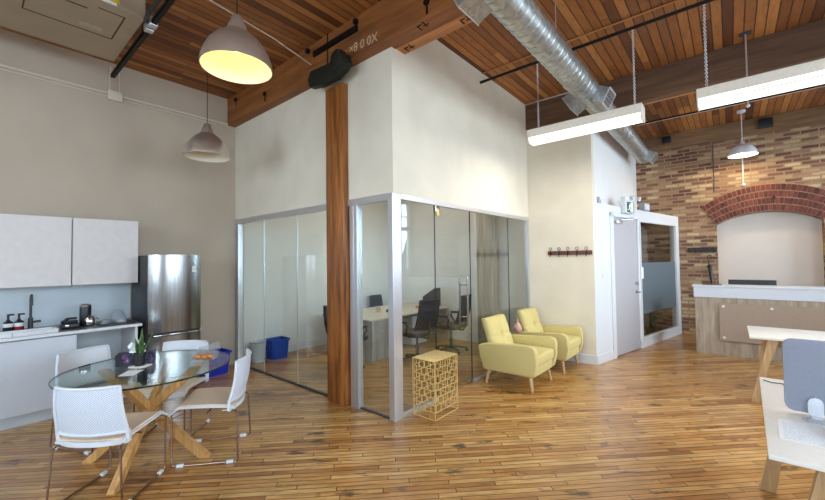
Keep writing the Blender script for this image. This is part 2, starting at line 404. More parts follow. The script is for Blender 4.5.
    def obj(s, name, mats, parent=None, label=None, smooth=True, ang=35):
        bmesh.ops.recalc_face_normals(s.b, faces=s.b.faces)
        if smooth:
            for f in s.b.faces: f.smooth = True
            for e in s.b.edges:
                if len(e.link_faces) == 2 and e.calc_face_angle(0) > math.radians(ang): e.smooth = False
        me = bpy.data.meshes.new(name); s.b.to_mesh(me); s.b.free()
        for q in (mats if isinstance(mats, (list, tuple)) else [mats]): me.materials.append(M[q] if isinstance(q, str) else q)
        o = bpy.data.objects.new(name, me); COL.objects.link(o)
        if parent: o.parent = parent
        if label: o['label'] = label
        return o

def tag(o, label=None, cat=None, group=None, kind=None):
    if label: o['label'] = label
    if cat: o['category'] = cat
    if group: o['group'] = group
    if kind: o['kind'] = kind
    return o
def thing(name, label, cat, loc=(0, 0, 0), rz=0, group=None):
    o = bpy.data.objects.new(name, None); COL.objects.link(o); o.location = loc; o.rotation_euler = (0, 0, rz); o.empty_display_size = .1
    return tag(o, label, cat, group)
def struct(o, label=None): return tag(o, label, None, None, 'structure')
def copy_tree(o, parent=None):
    c = o.copy(); COL.objects.link(c); c.parent = parent
    for ch in list(o.children): copy_tree(ch, c)
    return c

def text(name, s, size, loc, rot, mt, parent=None, ext=.0008):
    cu = bpy.data.curves.new(name, 'FONT'); cu.body = s; cu.size = size; cu.extrude = ext; cu.align_x = 'CENTER'; cu.align_y = 'CENTER'
    cu.materials.append(M[mt]); o = bpy.data.objects.new(name, cu); COL.objects.link(o); o.location = loc; o.rotation_euler = rot
    if parent: o.parent = parent
    me = bpy.data.meshes.new_from_object(o); q = bpy.data.objects.new(name, me); q.location = loc; q.rotation_euler = rot; q.parent = parent
    bpy.data.objects.remove(o); COL.objects.link(q); return q

# ------------------------------------------------------------------ room shell
CZ = 3.955; XL = -5.69; YA = 2.60; XB = -2.43; YH = 5.73; XU = -1.48; YB = 9.10; XR = 2.80; YS = -2.80
struct(B().box(XL - .2, XR + .2, YS - .2, YB + .6, -.1, 0).obj('floor', 'floor', smooth=False), 'worn orange-brown strip wood floor laid diagonally')
struct(B().box(XL - .2, XR + .2, YS - .2, YB + .6, CZ, CZ + .1).obj('ceiling', 'ceiling', smooth=False), 'brown wood board ceiling')
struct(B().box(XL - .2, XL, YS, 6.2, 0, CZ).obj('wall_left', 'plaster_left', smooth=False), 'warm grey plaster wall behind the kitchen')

def wall_with_windows(name, horiz, pos0, pos1, a0, a1, wins, z0, z1):
    b = B(); cuts = sorted(wins)
    def bx(u0, u1, w0, w1):
        if horiz: b.box(u0, u1, pos0, pos1, w0, w1)
        else: b.box(pos0, pos1, u0, u1, w0, w1)
    u = a0
    for c0, c1 in cuts: bx(u, c0, 0, CZ); bx(c0, c1, 0, z0); bx(c0, c1, z1, CZ); u = c1
    bx(u, a1, 0, CZ)
    struct(b.obj(name, 'white_paint', smooth=False))
    for i, (c0, c1) in enumerate(cuts):
        f = B(); t0, t1 = (pos0 + .04, pos0 + .08) if pos0 > 0 else (pos1 - .08, pos1 - .04)
        def fx(u0, u1, w0, w1):
            if horiz: f.box(u0, u1, t0, t1, w0, w1)
            else: f.box(t0, t1, u0, u1, w0, w1)
        for k in range(4):
            c = c0 + (c1 - c0 - .04) * k / 3; fx(c, c + .04, z0, z1)
        for k in range(6):
            c = z0 + (z1 - z0 - .04) * k / 5; fx(c0, c1, c, c + (.12 if k == 3 else .04))
        wall_with_windows.n += 1
        struct(f.obj('window_%d' % wall_with_windows.n, 'white_trim', smooth=False))
wall_with_windows.n = 0
wall_with_windows('wall_right', False, XR, XR + .15, YS - .2, YB + .2, WIN_R, 1.2, 3.3)
wall_with_windows('wall_back', True, YS - .15, YS, XL, XR + .2, WIN_B, 1.05, 3.15)

# drywall above the glass, hook wall, upper wall beside the brick
b = B(); b.box(XL, XB, YA, YA + .12, 2.15, 3.56); struct(b.obj('wall_office_front', 'plaster', smooth=False), 'cream drywall above the long office glazing')
b = B(); b.box(XB - .12, XB, YA + .12, YH + .1, 2.15, 3.56); b.box(XB - .12, XB, 2.802, YH + .1, 3.56, CZ); struct(b.obj('wall_office_side', 'plaster', smooth=False), 'cream drywall above the office glass door')
struct(B().box(XB, XU, YH, YH + .1, 0, CZ).obj('wall_hooks', 'plaster', smooth=False), 'cream wall behind the armchairs with the hook rail')
struct(B().box(XU - .1, XU, YH + .1, YB, 2.3, CZ).obj('wall_upper', 'white_paint', smooth=False), 'white upper wall above the entrance partition')
struct(B().box(XL, XL + .008, YA + .12, 6.0, .12, CZ).obj('wall_office_left', 'white_paint', smooth=False), 'white left wall inside the glass office')
struct(B().box(XL, XB, 6.0, 6.1, 0, CZ).obj('wall_office_far', 'white_paint', smooth=False), 'white far wall inside the glass office')
struct(B().box(XB - .1, XB, YH + .1, YB, 0, CZ).obj('wall_vestibule', 'white_paint', smooth=False))
struct(B().box(-2.43, -1.49, YH + .1, YB, 2.32, 2.36).obj('ceiling_vestibule', 'white_paint', smooth=False))

# brick wall with arched niche
NX0, NX1 = -.19, 1.19
def arc(cx, cz, r, x0, x1, n=24): return [(x0 + (x1 - x0) * k / n, cz + math.sqrt(max(0, r * r - (x0 + (x1 - x0) * k / n - cx) ** 2))) for k in range(n + 1)]
inner = arc(.498, .970, 1.3254, NX0, NX1); outer = arc(.5, 1.336, 1.4376, -.40, 1.40)
b = B(); b.box(-2.43, NX0, YB, YB + .32, 0, CZ); b.box(NX1, XR + .2, YB, YB + .32, 0, CZ)
for (xa, za), (xc, zc) in zip(inner, inner[1:]): b.prism([(xa, za), (xc, zc), (xc, CZ), (xa, CZ)], 'y', YB, YB + .32)
bmesh.ops.remove_doubles(b.b, verts=b.b.verts, dist=.0005)
struct(b.obj('wall_brick', 'brick', smooth=False), 'reclaimed tan and red brick wall with an arched niche')
struct(B().box(NX0 - .1, NX1 + .1, YB + .22, YB + .34, 0, 2.5).obj('wall_niche', 'niche', smooth=False), 'plain cream plaster back of the arched niche')
# voussoirs: four rows of real bricks
b = B(); N = 46
def arcpt(t, w):   # t along 0..1, w 0 inner .. 1 outer
    x = NX0 + .002 + (NX1 - NX0 - .004) * t; zi = .970 + math.sqrt(1.3254 ** 2 - (x - .498) ** 2)
    xo = -.40 + 1.80 * t; zo = 1.336 + math.sqrt(1.4376 ** 2 - (xo - .5) ** 2)
    return x + (xo - x) * w, zi + (zo - zi) * w
for row in range(4):
    n = 27; off = .5 if row % 2 else 0
    for k in range(-1, n):
        t0 = max(0, (k + off + .07) / n); t1 = min(1, (k + 1 + off - .07) / n)
        if t1 - t0 < .008: continue
        w0 = row / 4 + .016; w1 = (row + 1) / 4 - .026; j = random.uniform(-.004, .004)
        b.prism([arcpt(t0, w0), arcpt(t1, w0), arcpt(t1, w1), arcpt(t0, w1)], 'y', YB - .028 + j, YB + .02)
struct(b.obj('trim_1', 'arch_brick', smooth=False), 'four-ring red brick arch over the niche')
b = B()
for k in range(N):
    t0, t1 = k / N, (k + 1) / N
    b.prism([arcpt(t0, 0), arcpt(t1, 0), arcpt(t1, 1), arcpt(t0, 1)], 'y', YB - .016, YB + .01)
bmesh.ops.remove_doubles(b.b, verts=b.b.verts, dist=.0003)
struct(b.obj('trim_2', 'mortar', smooth=False), 'pale mortar between the arch bricks')

# beams and post
b = B(); b.box(XL, XR, 2.48, 2.66, 3.555, CZ, .006); struct(b.obj('ceiling_beam', 'beam', smooth=False), 'brown timber beam over the office corner with chalk marks')
b = B(); b.box(XL, XR, 2.665, 2.80, 3.560, CZ, .006); struct(b.obj('ceiling_beam', 'beam_light', smooth=False), 'lighter timber plank bolted behind the front beam')
b = B(); b.box(XL, XR, 5.70, 5.82, 3.555, CZ, .008); struct(b.obj('ceiling_beam', 'beam_dark', smooth=False), 'dark timber beam crossing above the reception side')
b = B(); b.box(XU, XR, 5.825, 5.88, 3.56, CZ, .006); struct(b.obj('ceiling_beam', 'beam_light', smooth=False), 'lighter plank behind the dark rear beam')
b = B(); b.box(XU, XR, 9.0, 9.10, 3.67, CZ, .008); struct(b.obj('ceiling_beam', 'ledger', smooth=False), 'wood ledger along the top of the brick wall')
b = B(); b.box(-3.375, -3.075, 2.53, 2.79, 0, 3.40, .012)
struct(b.obj('wood_column', 'post'), 'square orange fir post standing in the office glazing')
b = B(); b.box(-3.30, -3.02, 5.58, 5.86, 0, 3.55, .01); struct(b.obj('wood_column', 'post_grey'), 'weathered post inside the office by the far wall')
# baseboards
b = B(); b.box(XB, XU, YH - .016, YH, 0, .13, .003); struct(b.obj('baseboard_hooks', 'white_trim', smooth=False))
b = B(); b.box(XL, XB - .13, 5.984, 6.0, 0, .17, .003); struct(b.obj('baseboard_office', 'white_trim', smooth=False))
b = B(); b.box(XL, XL + .016, YA + .12, 5.984, 0, .12, .003); struct(b.obj('baseboard_left', 'white_trim', smooth=False))

# ------------------------------------------------------------------ office glazing
def frame(name, f, label=None): return struct(f.obj(name, 'alu', smooth=False), label)
t = thing('glass_partition', 'long office glazing facing the kitchen, grey metal frame and green-tinted panes', 'glass wall'); struct(t)
del t['category']
f = B(); f.box(XL, XB - .072, YA - .01, YA + .06, 2.085, 2.15); f.obj('top_rail', 'alu', t, smooth=False)
f = B(); f.box(XL, XL + .045, YA - .01, YA + .06, 0, 2.085); f.box(XL + .06, XL + .11, YA - .01, YA + .06, 0, 2.085); f.obj('side_frame', 'alu', t, smooth=False)
f = B(); f.box(-3.05, -2.985, YA - .015, YA + .06, 0, 2.085, .004); f.box(-2.978, -2.925, YA - .02, YA + .05, 0, 2.085, .004); f.obj('door_jamb', 'alu', t, smooth=False)
f = B(); f.box(XL + .11, -3.38, YA + .005, YA + .035, 0, .018); f.box(-2.925, XB - .072, YA + .005, YA + .035, 0, .012); f.obj('floor_track', 'dark_grey', t, smooth=False)
for x0, x1 in ((XL + .112, -4.873), (-4.867, -4.073), (-4.067, -3.385), (-2.923, XB - .075)):
    B().box(x0, x1, YA + .014, YA + .024, .018, 2.085).obj('glass_pane', 'glass', t, smooth=False)
for x in (-4.87, -4.07): B().box(x - .0028, x + .0028, YA + .013, YA + .025, .018, 2.085).obj('glass_seam', 'alu', t, smooth=False)
t = thing('glass_partition', 'office glazing beside the armchairs with frameless glass door', 'glass wall'); struct(t); del t['category']
f = B(); f.box(XB - .07, XB, YA - .012, YA + .108, 0, 2.15, .003); f.obj('corner_post', 'alu', t, smooth=False)
f = B(); f.box(XB - .05, XB + .005, YA + .108, YH - .002, 2.10, 2.15); f.obj('top_rail', 'alu', t, smooth=False)
f = B(); f.box(XB - .05, XB, YH - .045, YH - .002, 0, 2.10); f.obj('side_frame', 'alu', t, smooth=False)
f = B(); f.box(XB - .04, XB, YA + .108, 3.27, 0, .03); f.box(XB - .04, XB, 4.02, YH - .045, 0, .03); f.obj('floor_track', 'alu', t, smooth=False)
for y0, y1 in ((YA + .11, 3.275), (4.005, 5.04), (5.046, YH - .047)):
    B().box(XB - .03, XB - .02, y0, y1, .03, 2.10).obj('glass_pane', 'glass', t, smooth=False)
for y in (3.278, 4.0015, 5.043): B().box(XB - .031, XB - .019, y - .0016, y + .0016, .03, 2.10).obj('glass_seam', 'glass_edge', t, smooth=False)
d = thing('glass_door', 'frameless glass office door with steel ladder pull', 'door'); d['kind'] = 'structure'; del d['category']; d.name = 'door_2'
B().box(XB - .03, XB - .02, 3.281, 3.998, .012, 2.095).obj('glass_leaf', 'glass', d, smooth=False)
h = B(); 
for x in (XB + .03, XB - .08):
    h.cyl((x, 3.84, .72), (x, 3.84, 1.30), .011); 
for z in (.82, 1.20): h.cyl((XB - .08, 3.84, z), (XB + .03, 3.84, z), .007)
h.obj('door_handle', 'chrome', d)
B().box(XB - .04, XB - .01, 3.281, 3.37, 2.03, 2.095, .003).obj('hinge', 'chrome', d)
B().box(XB - .04, XB - .01, 3.90, 3.998, .012, .06, .003).obj('hinge', 'chrome', d)
B().box(XB - .045, XB - .005, 3.31, 3.345, 1.99, 2.06, .003).obj('closer_block', 'brass', d)

# ------------------------------------------------------------------ entrance partition (own frame, local x runs towards the brick wall)
e = Vector((.705, 3.366)); ang = math.atan2(e.y, e.x); LEN = e.length - .01
P = thing('wall_entrance', 'white entrance partition with framed side glass', 'wall', (XU, YH, 0), ang); struct(P); del P['category']
b = B(); b.box(0, .57, 0, .1, 0, 2.3); b.box(.57, LEN, 0, .1, 2.135, 2.3); b.box(3.26, LEN, 0, .1, 0, 2.135); b.box(1.52, 3.26, 0, .1, 0, .13); b.box(1.49, 1.56, 0, .1, .13, 2.135)
b.obj('wall_panel', 'white_trim', P, smooth=False)
b = B(); b.box(0, .5, -.014, 0, 0, .13, .003); b.obj('baseboard', 'white_trim', P, smooth=False)
b = B(); b.box(1.56, 3.26, -.015, .06, .13, .165, .003); b.box(1.56, 3.26, -.015, .06, 2.10, 2.135, .003); b.box(1.56, 1.585, -.015, .06, .165, 2.10, .003); b.box(3.225, 3.26, -.015, .06, .165, 2.10, .003); b.obj('glass_frame', 'white_trim', P, smooth=False)
B().box(1.586, 3.224, .02, .03, .166, 2.099).obj('side_glass', 'door_glass', P, smooth=False)
B().box(1.587, 3.223, .0175, .0195, .555, 1.415).obj('frosted_band', 'frost', P, 'pale frosted film across the middle of the side glass', smooth=False)
B().box(1.55, 1.64, -.0185, -.0155, 1.15, 1.34).obj('notice', 'paper', P, 'small white notice taped to the glass', smooth=False)
b = B(); b.box(.50, .60, -.018, .0, 0, 2.19, .003); b.box(.50, 1.52, -.018, .0, 2.13, 2.19, .003); b.obj('door_casing', 'white_trim', P, smooth=False)
D = thing('door_1', 'lilac grey entrance door with lever handle', 'door', (XU, YH, 0), ang); struct(D); del D['category']
B().box(.605, 1.485, .012, .055, .01, 2.13, .002).obj('door_leaf', 'door', D, smooth=False)
b = B(); b.cyl((1.40, .012, .94), (1.40, -.004, .94), .028, 20); b.tube([(1.40, 0, .94), (1.40, -.05, .94), (1.38, -.058, .94), (1.28, -.058, .94)], .009); b.obj('door_handle', 'chrome', D)
b = B(); b.cyl((1.40, .012, 1.08), (1.40, -.02, 1.08), .03, 20); b.obj('deadbolt', 'chrome', D)
b = B(); b.box(.66, .86, -.045, .012, 2.03, 2.08, .006); b.bar((.80, -.04, 2.09), (1.02, -.12, 2.10), .02, .012); b.bar((1.02, -.12, 2.10), (1.25, -.03, 2.145), .02, .012); b.obj('door_closer', 'alu', D)
for z in (.22, 1.05, 1.90): B().cyl((.603, .004, z - .05), (.603, .004, z + .05), .009, 10).obj('hinge', 'grey_box', D)
# exit sign, emergency lamp, switch
X = thing('exit_sign', 'white exit sign box with green running figure above the entrance door', 'exit sign', (XU, YH, 0), ang)
B().box(.90, 1.22, -.075, -.001, 2.20, 2.46, .006).obj('housing', 'white_plastic', X)
B().box(.935, 1.185, -.0775, -.0745, 2.215, 2.375).obj('sign_face', 'green_sign', X, 'green backlit face', smooth=False)
b = B()   # door and running figure
b.box(1.08, 1.15, -.0795, -.077, 2.225, 2.365)
b.ball((1.045, -.078, 2.345), .013, (1, .15, 1)); b.bar((1.04, -.078, 2.33), (1.02, -.078, 2.285), .006, .022, (1, 0, 0))
for p, q in (((1.04, 2.325), (1.075, 2.30)), ((1.03, 2.325), (.99, 2.305)), ((1.02, 2.285), (1.055, 2.26)), ((1.055, 2.26), (1.05, 2.23)), ((1.015, 2.285), (.985, 2.25)), ((.985, 2.25), (.955, 2.25))):
    b.bar((p[0], -.078, p[1]), (q[0], -.078, q[1]), .006, .009, (1, 0, 0))
b.obj('running_figure', 'white_sign', X)
for x in (1.06, 1.27):
    h = B(); h.tube([(x, -.05, 2.44), (x + .02, -.06, 2.47), (x + .03, -.09, 2.46)], .012); h.lathe([(0, 0), (.022, .004), (.034, .03), (.036, .05), (.030, .046), (0, .03)], (0, 0, 0), 16)
    me = h.b; vs = me.verts[-16 * 6:] if hasattr(me.verts, '__getitem__') and not me.verts.ensure_lookup_table() else []
    bmesh.ops.rotate(me, verts=vs, cent=(0, 0, 0), matrix=Euler((PI / 2 + .3, 0, 0)).to_matrix()); bmesh.ops.translate(me, verts=vs, vec=(x + .03, -.08, 2.455))
    h.obj('lamp_head', 'white_plastic', X)
t = thing('emergency_light', 'small grey light box on top of the entrance partition by the brick', 'light', (XU, YH, 0), ang)
B().box(1.75, 1.98, -.02, .07, 2.301, 2.44, .006).obj('case', 'grey_box', t); B().box(1.775, 1.955, -.024, -.02, 2.325, 2.415, .004).obj('lens', 'white_plastic', t)
t = thing('door_sensor', 'tiny grey sensor standing on the partition ledge', 'sensor', (XU, YH, 0), ang)
B().box(.22, .26, .02, .06, 2.301, 2.40, .004).obj('body', 'grey_box', t); B().box(.30, .38, .02, .06, 2.301, 2.37, .004).obj('bracket', 'white_plastic', t)
t = thing('light_switch', 'white double switch plate beside the entrance door', 'switch', (XU, YH, 0), ang)
B().box(.22, .32, -.008, -.001, 1.21, 1.33, .002).obj('plate', 'white_plastic', t); B().box(.235, .262, -.012, -.008, 1.24, 1.30, .001).obj('rocker', 'white_trim', t); B().box(.278, .305, -.012, -.008, 1.24, 1.30, .001).obj('rocker', 'white_trim', t)
struct(B().prism([(XU, YH + .1), (-.80, YB), (XU, YB)], 'z', 2.28, 2.299).obj('trim_3', 'white_trim', smooth=False), 'white ledge on top of the entrance partition')

# plant behind the side glass
def curve_leaf(b, base, direction, length, width, droop, n=6):
    d = Vector(direction).normalized(); side = d.cross(Vector((0, 0, 1)))
    side = side.normalized() if side.length > .01 else Vector((1, 0, 0))
    L = []
    for k in range(n + 1):
        s = k / n; p = Vector(base) + d * length * s + Vector((0, 0, -droop * s * s * length)); w = width * math.sin(PI * (.12 + .88 * s) ** .8) * .5 if k < n else .001
        L.append((b.b.verts.new(p - side * w), b.b.verts.new(p + Vector((0, 0, -.15 * w))), b.b.verts.new(p + side * w)))
    for q, w in zip(L, L[1:]):
        b.b.faces.new([q[0], q[1], w[1], w[0]]); b.b.faces.new([q[1], q[2], w[2], w[1]])
t = thing('potted_plant', 'dark drooping leafy plant behind the entrance side glass', 'plant', (-1.20, 8.42, 0))
B().lathe([(0, 0), (.07, 0), (.095, .15), (.085, .15), (.08, .12), (0, .12)], n=24).obj('pot', 'dark_grey', t)
b = B()
for k in range(70):
    a = random.uniform(0, 2 * PI); el = random.uniform(.3, 1.3)
    curve_leaf(b, (random.uniform(-.05, .05), random.uniform(-.05, .05), .13 + random.uniform(0, .32)), (math.cos(a) * math.cos(el), math.sin(a) * math.cos(el), math.sin(el)), random.uniform(.14, .22), .07, random.uniform(.6, 1.4))
b.obj('foliage', 'leaf_dark', t)

# ------------------------------------------------------------------ kitchen
K = thing('kitchen_base_cabinet', 'white base cabinet run under the worktop', 'cabinet', (XL, 0, 0))
B().box(.002, .56, -1.4, .70, .11, .81).obj('carcass', 'white_lam', K, smooth=False)
B().box(.03, .56, -1.4, .722, .0, .11).obj('toe_kick', 'backsplash', K, smooth=False)
B().box(.56, .62, -.62, .722, .115, .80, .002).obj('door', 'white_lam', K, smooth=False)
B().box(.56, .62, -1.4, -.626, .115, .80, .002).obj('door', 'white_lam', K, smooth=False)
B().box(.002, .02, .722, 1.215, 0, .81).obj('back_panel', 'backsplash', K, smooth=False)
B().box(.002, .60, 1.215, 1.24, 0, .81, .002).obj('end_panel', 'white_trim', K, smooth=False)
c = B(); c.box(XL + .002, XL + .65, -1.4, 1.27, .812, .842, .003); o = c.obj('worktop', 'white_trim', smooth=False); tag(o, 'thin white-edged kitchen worktop along the left wall', 'worktop')
B().box(XL + .03, XL + .62, -1.38, 1.26, .8422, .844).obj('worktop_surface', 'worktop', o, 'dark grey top surface', smooth=False)
o = tag(B().box(XL + .001, XL + .012, -1.4, 1.305, .845, 1.286).obj('backsplash', 'backsplash', smooth=False), 'white backsplash tinted with painted-in blue daylight, between worktop and wall cabinets', 'backsplash', kind='structure'); del o['category']
for y0, y1, lb in ((-.15, .712, 'pale wall cabinet, the one cut off by the picture edge'), (.718, 1.30, 'pale wall cabinet hanging next to the fridge')):
    C_ = thing('wall_cabinet', lb, 'cabinet', (XL, 0, 0), group='wall cabinets above the sink')
    B().box(.002, .33, y0, y1, 1.30, 1.99).obj('carcass', 'upper_lam', C_, smooth=False)
    B().box(.332, .352, y0 + .002, y1 - .002, 1.287, 2.005, .002).obj('door', 'upper_lam', C_, smooth=False)
    B().box(.30, .353, y0 + .01, y0 + .06, 1.272, 1.286).obj('handle', 'grey_box', C_, smooth=False)

Fg = thing('refrigerator', 'tall stainless steel fridge at the end of the kitchen', 'fridge', (XL + .03, 1.312, 0))
B().box(0, .62, 0, .55, .03, 1.60, .006).obj('body', 'steel_side', Fg)
def bowed(y0, y1, z0, z1, x0, bow):
    def fn(u, v): return (x0 + bow * (1 - (2 * v - 1) ** 4), y0 + (y1 - y0) * v, z0 + (z1 - z0) * u)
    return fn
def doorleaf(z0, z1, name, lab):
    b = B(); n = 16; pr = [(0.622, .002)] + [(.66 + .028 * (1 - abs(2 * k / n - 1) ** 2.6), .002 + .546 * k / n) for k in range(n + 1)] + [(.622, .548)]
    b.prism(pr, 'z', z0, z1, .0); return b.obj(name, 'steel', Fg, lab)
doorleaf(.715, 1.605, 'door', 'upper stainless door'); low = doorleaf(.06, .672, 'drawer', 'lower freezer drawer')
B().box(.60, .655, .01, .54, .672, .715).obj('handle_recess', 'black', Fg, smooth=False)
b = B(); b.box(.655, .70, .04, .51, .680, .694, .005); b.obj('handle', 'chrome', Fg)
b = B(); b.box(.02, .60, .03, .49, 0, .03); b.obj('foot', 'black', Fg, smooth=False)
B().box(.679, .683, .445, .485, 1.40, 1.47, .001).obj('energy_sticker', 'label_white', Fg, smooth=False)
text('sticker_mark', 'A', .035, (.6837, .465, 1.435), (PI / 2, 0, PI / 2), 'ink', Fg)
text('maker_logo', 'LG', .022, (.684, .47, 1.53), (PI / 2, 0, PI / 2), 'label_white', Fg)

# things on the worktop
def soap(y, x, body, lab, s=1):
    t = thing('soap_dispenser', lab, 'soap bottle', (x, y, .844), group='bottles beside the kitchen tap'); t.scale = (1.15, 1.15, 1.4)
    B().lathe([(0, 0), (.030 * s, 0), (.032 * s, .01), (.032 * s, .045)], n=20).obj('bottle', body, t)
    B().lathe([(.032 * s, .045), (.032 * s, .07), (0, .07)], n=20).obj('label_band', 'label_white', t)
    B().lathe([(.032 * s, .07), (.028 * s, .08), (.012 * s, .088), (.012, .095), (0, .095)], n=20).obj('shoulder', 'amber', t)
    b = B(); b.cyl((0, 0, .095), (0, 0, .125), .008); b.box(-.012, .012, -.008, .035, .122, .134, .003); b.obj('pump', 'black', t)
soap(.262, -5.38, 'amber', 'dark soap bottle with black pump, farther from the tap'); soap(.335, -5.38, 'red_label', 'soap bottle of red liquid with black pump, next to the tap')
t = tag(B().box(-5.50, -5.46, .275, .33, .845, .93, .01).obj('sponge', 'blue_soap'), 'small blue sponge standing behind the soap bottles', 'sponge')
t = thing('kitchen_tap', 'tall dark gooseneck tap with side lever behind the sink', 'tap', (-5.44, .42, .844))
b = B(); b.cyl((0, 0, 0), (0, 0, .13), .020, 16); b.tube([(0, 0, .13), (0, 0, .30), (.012, 0, .335), (.05, 0, .36), (.09, 0, .335), (.10, 0, .30), (.10, 0, .26)], .011, 10); b.obj('spout', 'dark_grey', t)
b = B(); b.cyl((0, .01, .085), (0, .075, .088), .012, 12); b.obj('lever', 'dark_grey', t)
t = thing('draining_tray', 'long white draining tray at the worktop edge by the sink', 'tray', (-5.05, .0, .844))
b = B(); b.box(-.22, -.006, -.3, .585, 0, .012); b.box(-.02, 0, -.3, .585, 0, .042, .003); b.box(-.23, -.21, -.3, .585, 0, .036, .003); b.box(-.22, -.01, .565, .585, 0, .036, .003); b.obj('tray', 'white_trim', t)
B().box(-.021, .001, .27, .276, .002, .040).obj('seam', 'grey_box', t, smooth=False)
t = thing('sandwich_press', 'small black kitchen machine with raised arm on the worktop', 'appliance', (-5.30, .70, .8445))
b = B(); b.box(-.10, .08, -.07, .07, 0, .05, .012); b.box(-.09, .02, -.065, .065, .052, .075, .01); b.bar((.0, -.06, .06), (.04, -.02, .105), .03, .025, bev=.006); b.bar((.04, -.02, .105), (.03, .05, .10), .025, .02, bev=.006); b.obj('body', 'black', t)
B().ball((.085, -.03, .03), .02, (.4, 1, 1)).obj('dial', 'chrome', t)
t = thing('coffee_press', 'black cylinder coffee maker with steel lid and glass jug in front', 'coffee maker', (-5.38, .835, .8445))
B().lathe([(0, 0), (.048, 0), (.05, .02), (.05, .20), (.046, .215), (0, .215)], n=24).obj('body', 'black', t)
B().lathe([(.051, .205), (.051, .222), (.03, .232), (0, .234)], n=24).obj('lid', 'chrome', t)
b = B(); b.lathe([(0, 0), (.035, 0), (.045, .03), (.045, .07), (.03, .10), (.034, .11)], (.11, .02, 0), 20); b.torus((.11, .068, .06), .025, .005, 'x'); b.obj('jug', 'chrome', t)
t = thing('dish_tray', 'dark drying tray at the end of the worktop', 'tray', (-5.30, 1.06, .8445))
b = B(); b.box(-.17, .17, -.14, .17, 0, .012, .004); b.torus((0, 0, .014), .01, .002); b.obj('tray', 'dark_grey', t)
for i, (dx, dy, r, hh, lb) in enumerate(((-.05, .05, .07, .13, 'clear domed plastic bowl on the drying tray, the taller one'), (.09, .06, .045, .07, 'low clear plastic tub next to the domed bowl'), (.02, -.07, .05, .045, 'low clear plastic dish on the drying tray near the coffee maker'))):
    b = B(); b.lathe([(r, 0), (r * .98, hh * .4), (r * .7, hh * .8), (r * .35, hh), (0, hh), (0, hh - .004), (r * .33, hh - .005), (r * .67, hh * .77), (r * .94, hh * .4), (r * .96, 0)], n=24)
    tag(b.obj('plastic_bowl', 'clear_plastic'), lb, 'bowl', 'clear tubs on the drying tray').location = (-5.30 + dx, 1.06 + dy, .8575)

# bins
def bin_(name, lab, loc, rz, mt, w, d, h, extra=True, taper=.86):
    t = thing(name, lab, 'bin', loc, rz)
    b = B(); n = 4
    def ring(k, z, inset=0): return [b.b.verts.new((sx * (w / 2 * k - inset), sy * (d / 2 * k - inset), z)) for sx, sy in ((-1, -1), (1, -1), (1, 1), (-1, 1))]
    rs = [ring(taper, 0), ring(1, h), ring(1, h, .008), ring(taper, .012, .008)]
    for q, r in zip(rs, rs[1:]):
        for i in range(4): b.b.faces.new([q[i], q[(i + 1) % 4], r[(i + 1) % 4], r[i]])
    b.b.faces.new(rs[0][::-1]); b.b.faces.new(rs[-1])
    bmesh.ops.bevel(b.b, geom=[x for x in b.b.edges if abs(x.verts[0].co.z - x.verts[1].co.z) > .1], offset=.02, segments=3, affect='EDGES')
    b.obj('body', mt, t)
    r = B(); r.box(-w / 2 - .006, w / 2 + .006, -d / 2 - .006, -d / 2 + .004, h - .03, h + .001, .003); r.box(-w / 2 - .006, w / 2 + .006, d / 2 - .004, d / 2 + .006, h - .03, h + .001, .003); r.box(-w / 2 - .006, -w / 2 + .004, -d / 2, d / 2, h - .03, h + .001, .003); r.box(w / 2 - .004, w / 2 + .006, -d / 2, d / 2, h - .03, h + .001, .003); r.obj('rim', mt, t)
bin_('recycling_bin', 'bright royal blue bin on the floor between fridge and glass', (-5.42, 2.14, 0), .08, 'blue_bin', .30, .42, .30)
t = thing('waste_bin', 'round white bin inside the office beside the blue one', 'bin', (-5.54, 2.875, 0))
B().lathe([(0, 0), (.09, 0), (.12, .30), (.124, .305), (.112, .30), (.084, .012), (0, .012)], n=28).obj('body', 'white_plastic', t)
B().lathe([(.121, .285), (.127, .285), (.127, .308), (.114, .308)], n=28).obj('liner', 'clear_plastic', t)
bin_('recycling_bin', 'blue rectangular bin inside the office behind the glass', (-5.52, 3.18, 0), 0, 'navy_bin', .26, .29, .30)

# ------------------------------------------------------------------ round glass table
TX, TY, TZ = -3.46, .92, .708
T = thing('dining_table', 'round glass table on crossed light oak legs', 'table', (TX, TY, 0))
R_ = .562
B().lathe([(0, 0), (R_ - .003, 0), (R_ - .003, .010), (0, .010)], (0, 0, TZ - .010), 72).obj('tabletop', 'table_glass', T, 'clear green-tinted glass')
B().lathe([(R_ - .003, 0), (R_ + .001, .0), (R_ + .001, .010), (R_ - .003, .010)], (0, 0, TZ - .010), 72, close=True).obj('glass_edge', 'glass_edge', T, 'dark polished edge')
feet = [(.335, -.295), (.315, .305), (-.33, -.315), (-.34, .30)]
for i, (fx, fy) in enumerate(feet):
    L_ = B(); h = TZ - .012
    L_.bar((fx, fy, -.012), (-fx * .80, -fy * .80, h + .008), .046, .058, (0, 0, 1))
    bmesh.ops.bisect_plane(L_.b, geom=L_.b.verts[:] + L_.b.edges[:] + L_.b.faces[:], plane_co=(0, 0, .001), plane_no=(0, 0, -1), clear_outer=True)
    bmesh.ops.bisect_plane(L_.b, geom=L_.b.verts[:] + L_.b.edges[:] + L_.b.faces[:], plane_co=(0, 0, h), plane_no=(0, 0, 1), clear_outer=True)
    bmesh.ops.holes_fill(L_.b, edges=[q for q in L_.b.edges if q.is_boundary])
    L_.obj('leg', 'table_wood', T, smooth=False)
tz = TZ + .001
t = thing('snake_plant', 'small snake plant in a black pot on a coaster', 'plant', (-3.525, .872, tz + .008))
B().lathe([(0, 0), (.033, 0), (.044, .085), (.047, .085), (.047, .095), (.040, .095), (.038, .08), (0, .08)], n=24).obj('pot', 'black', t)
b = B()
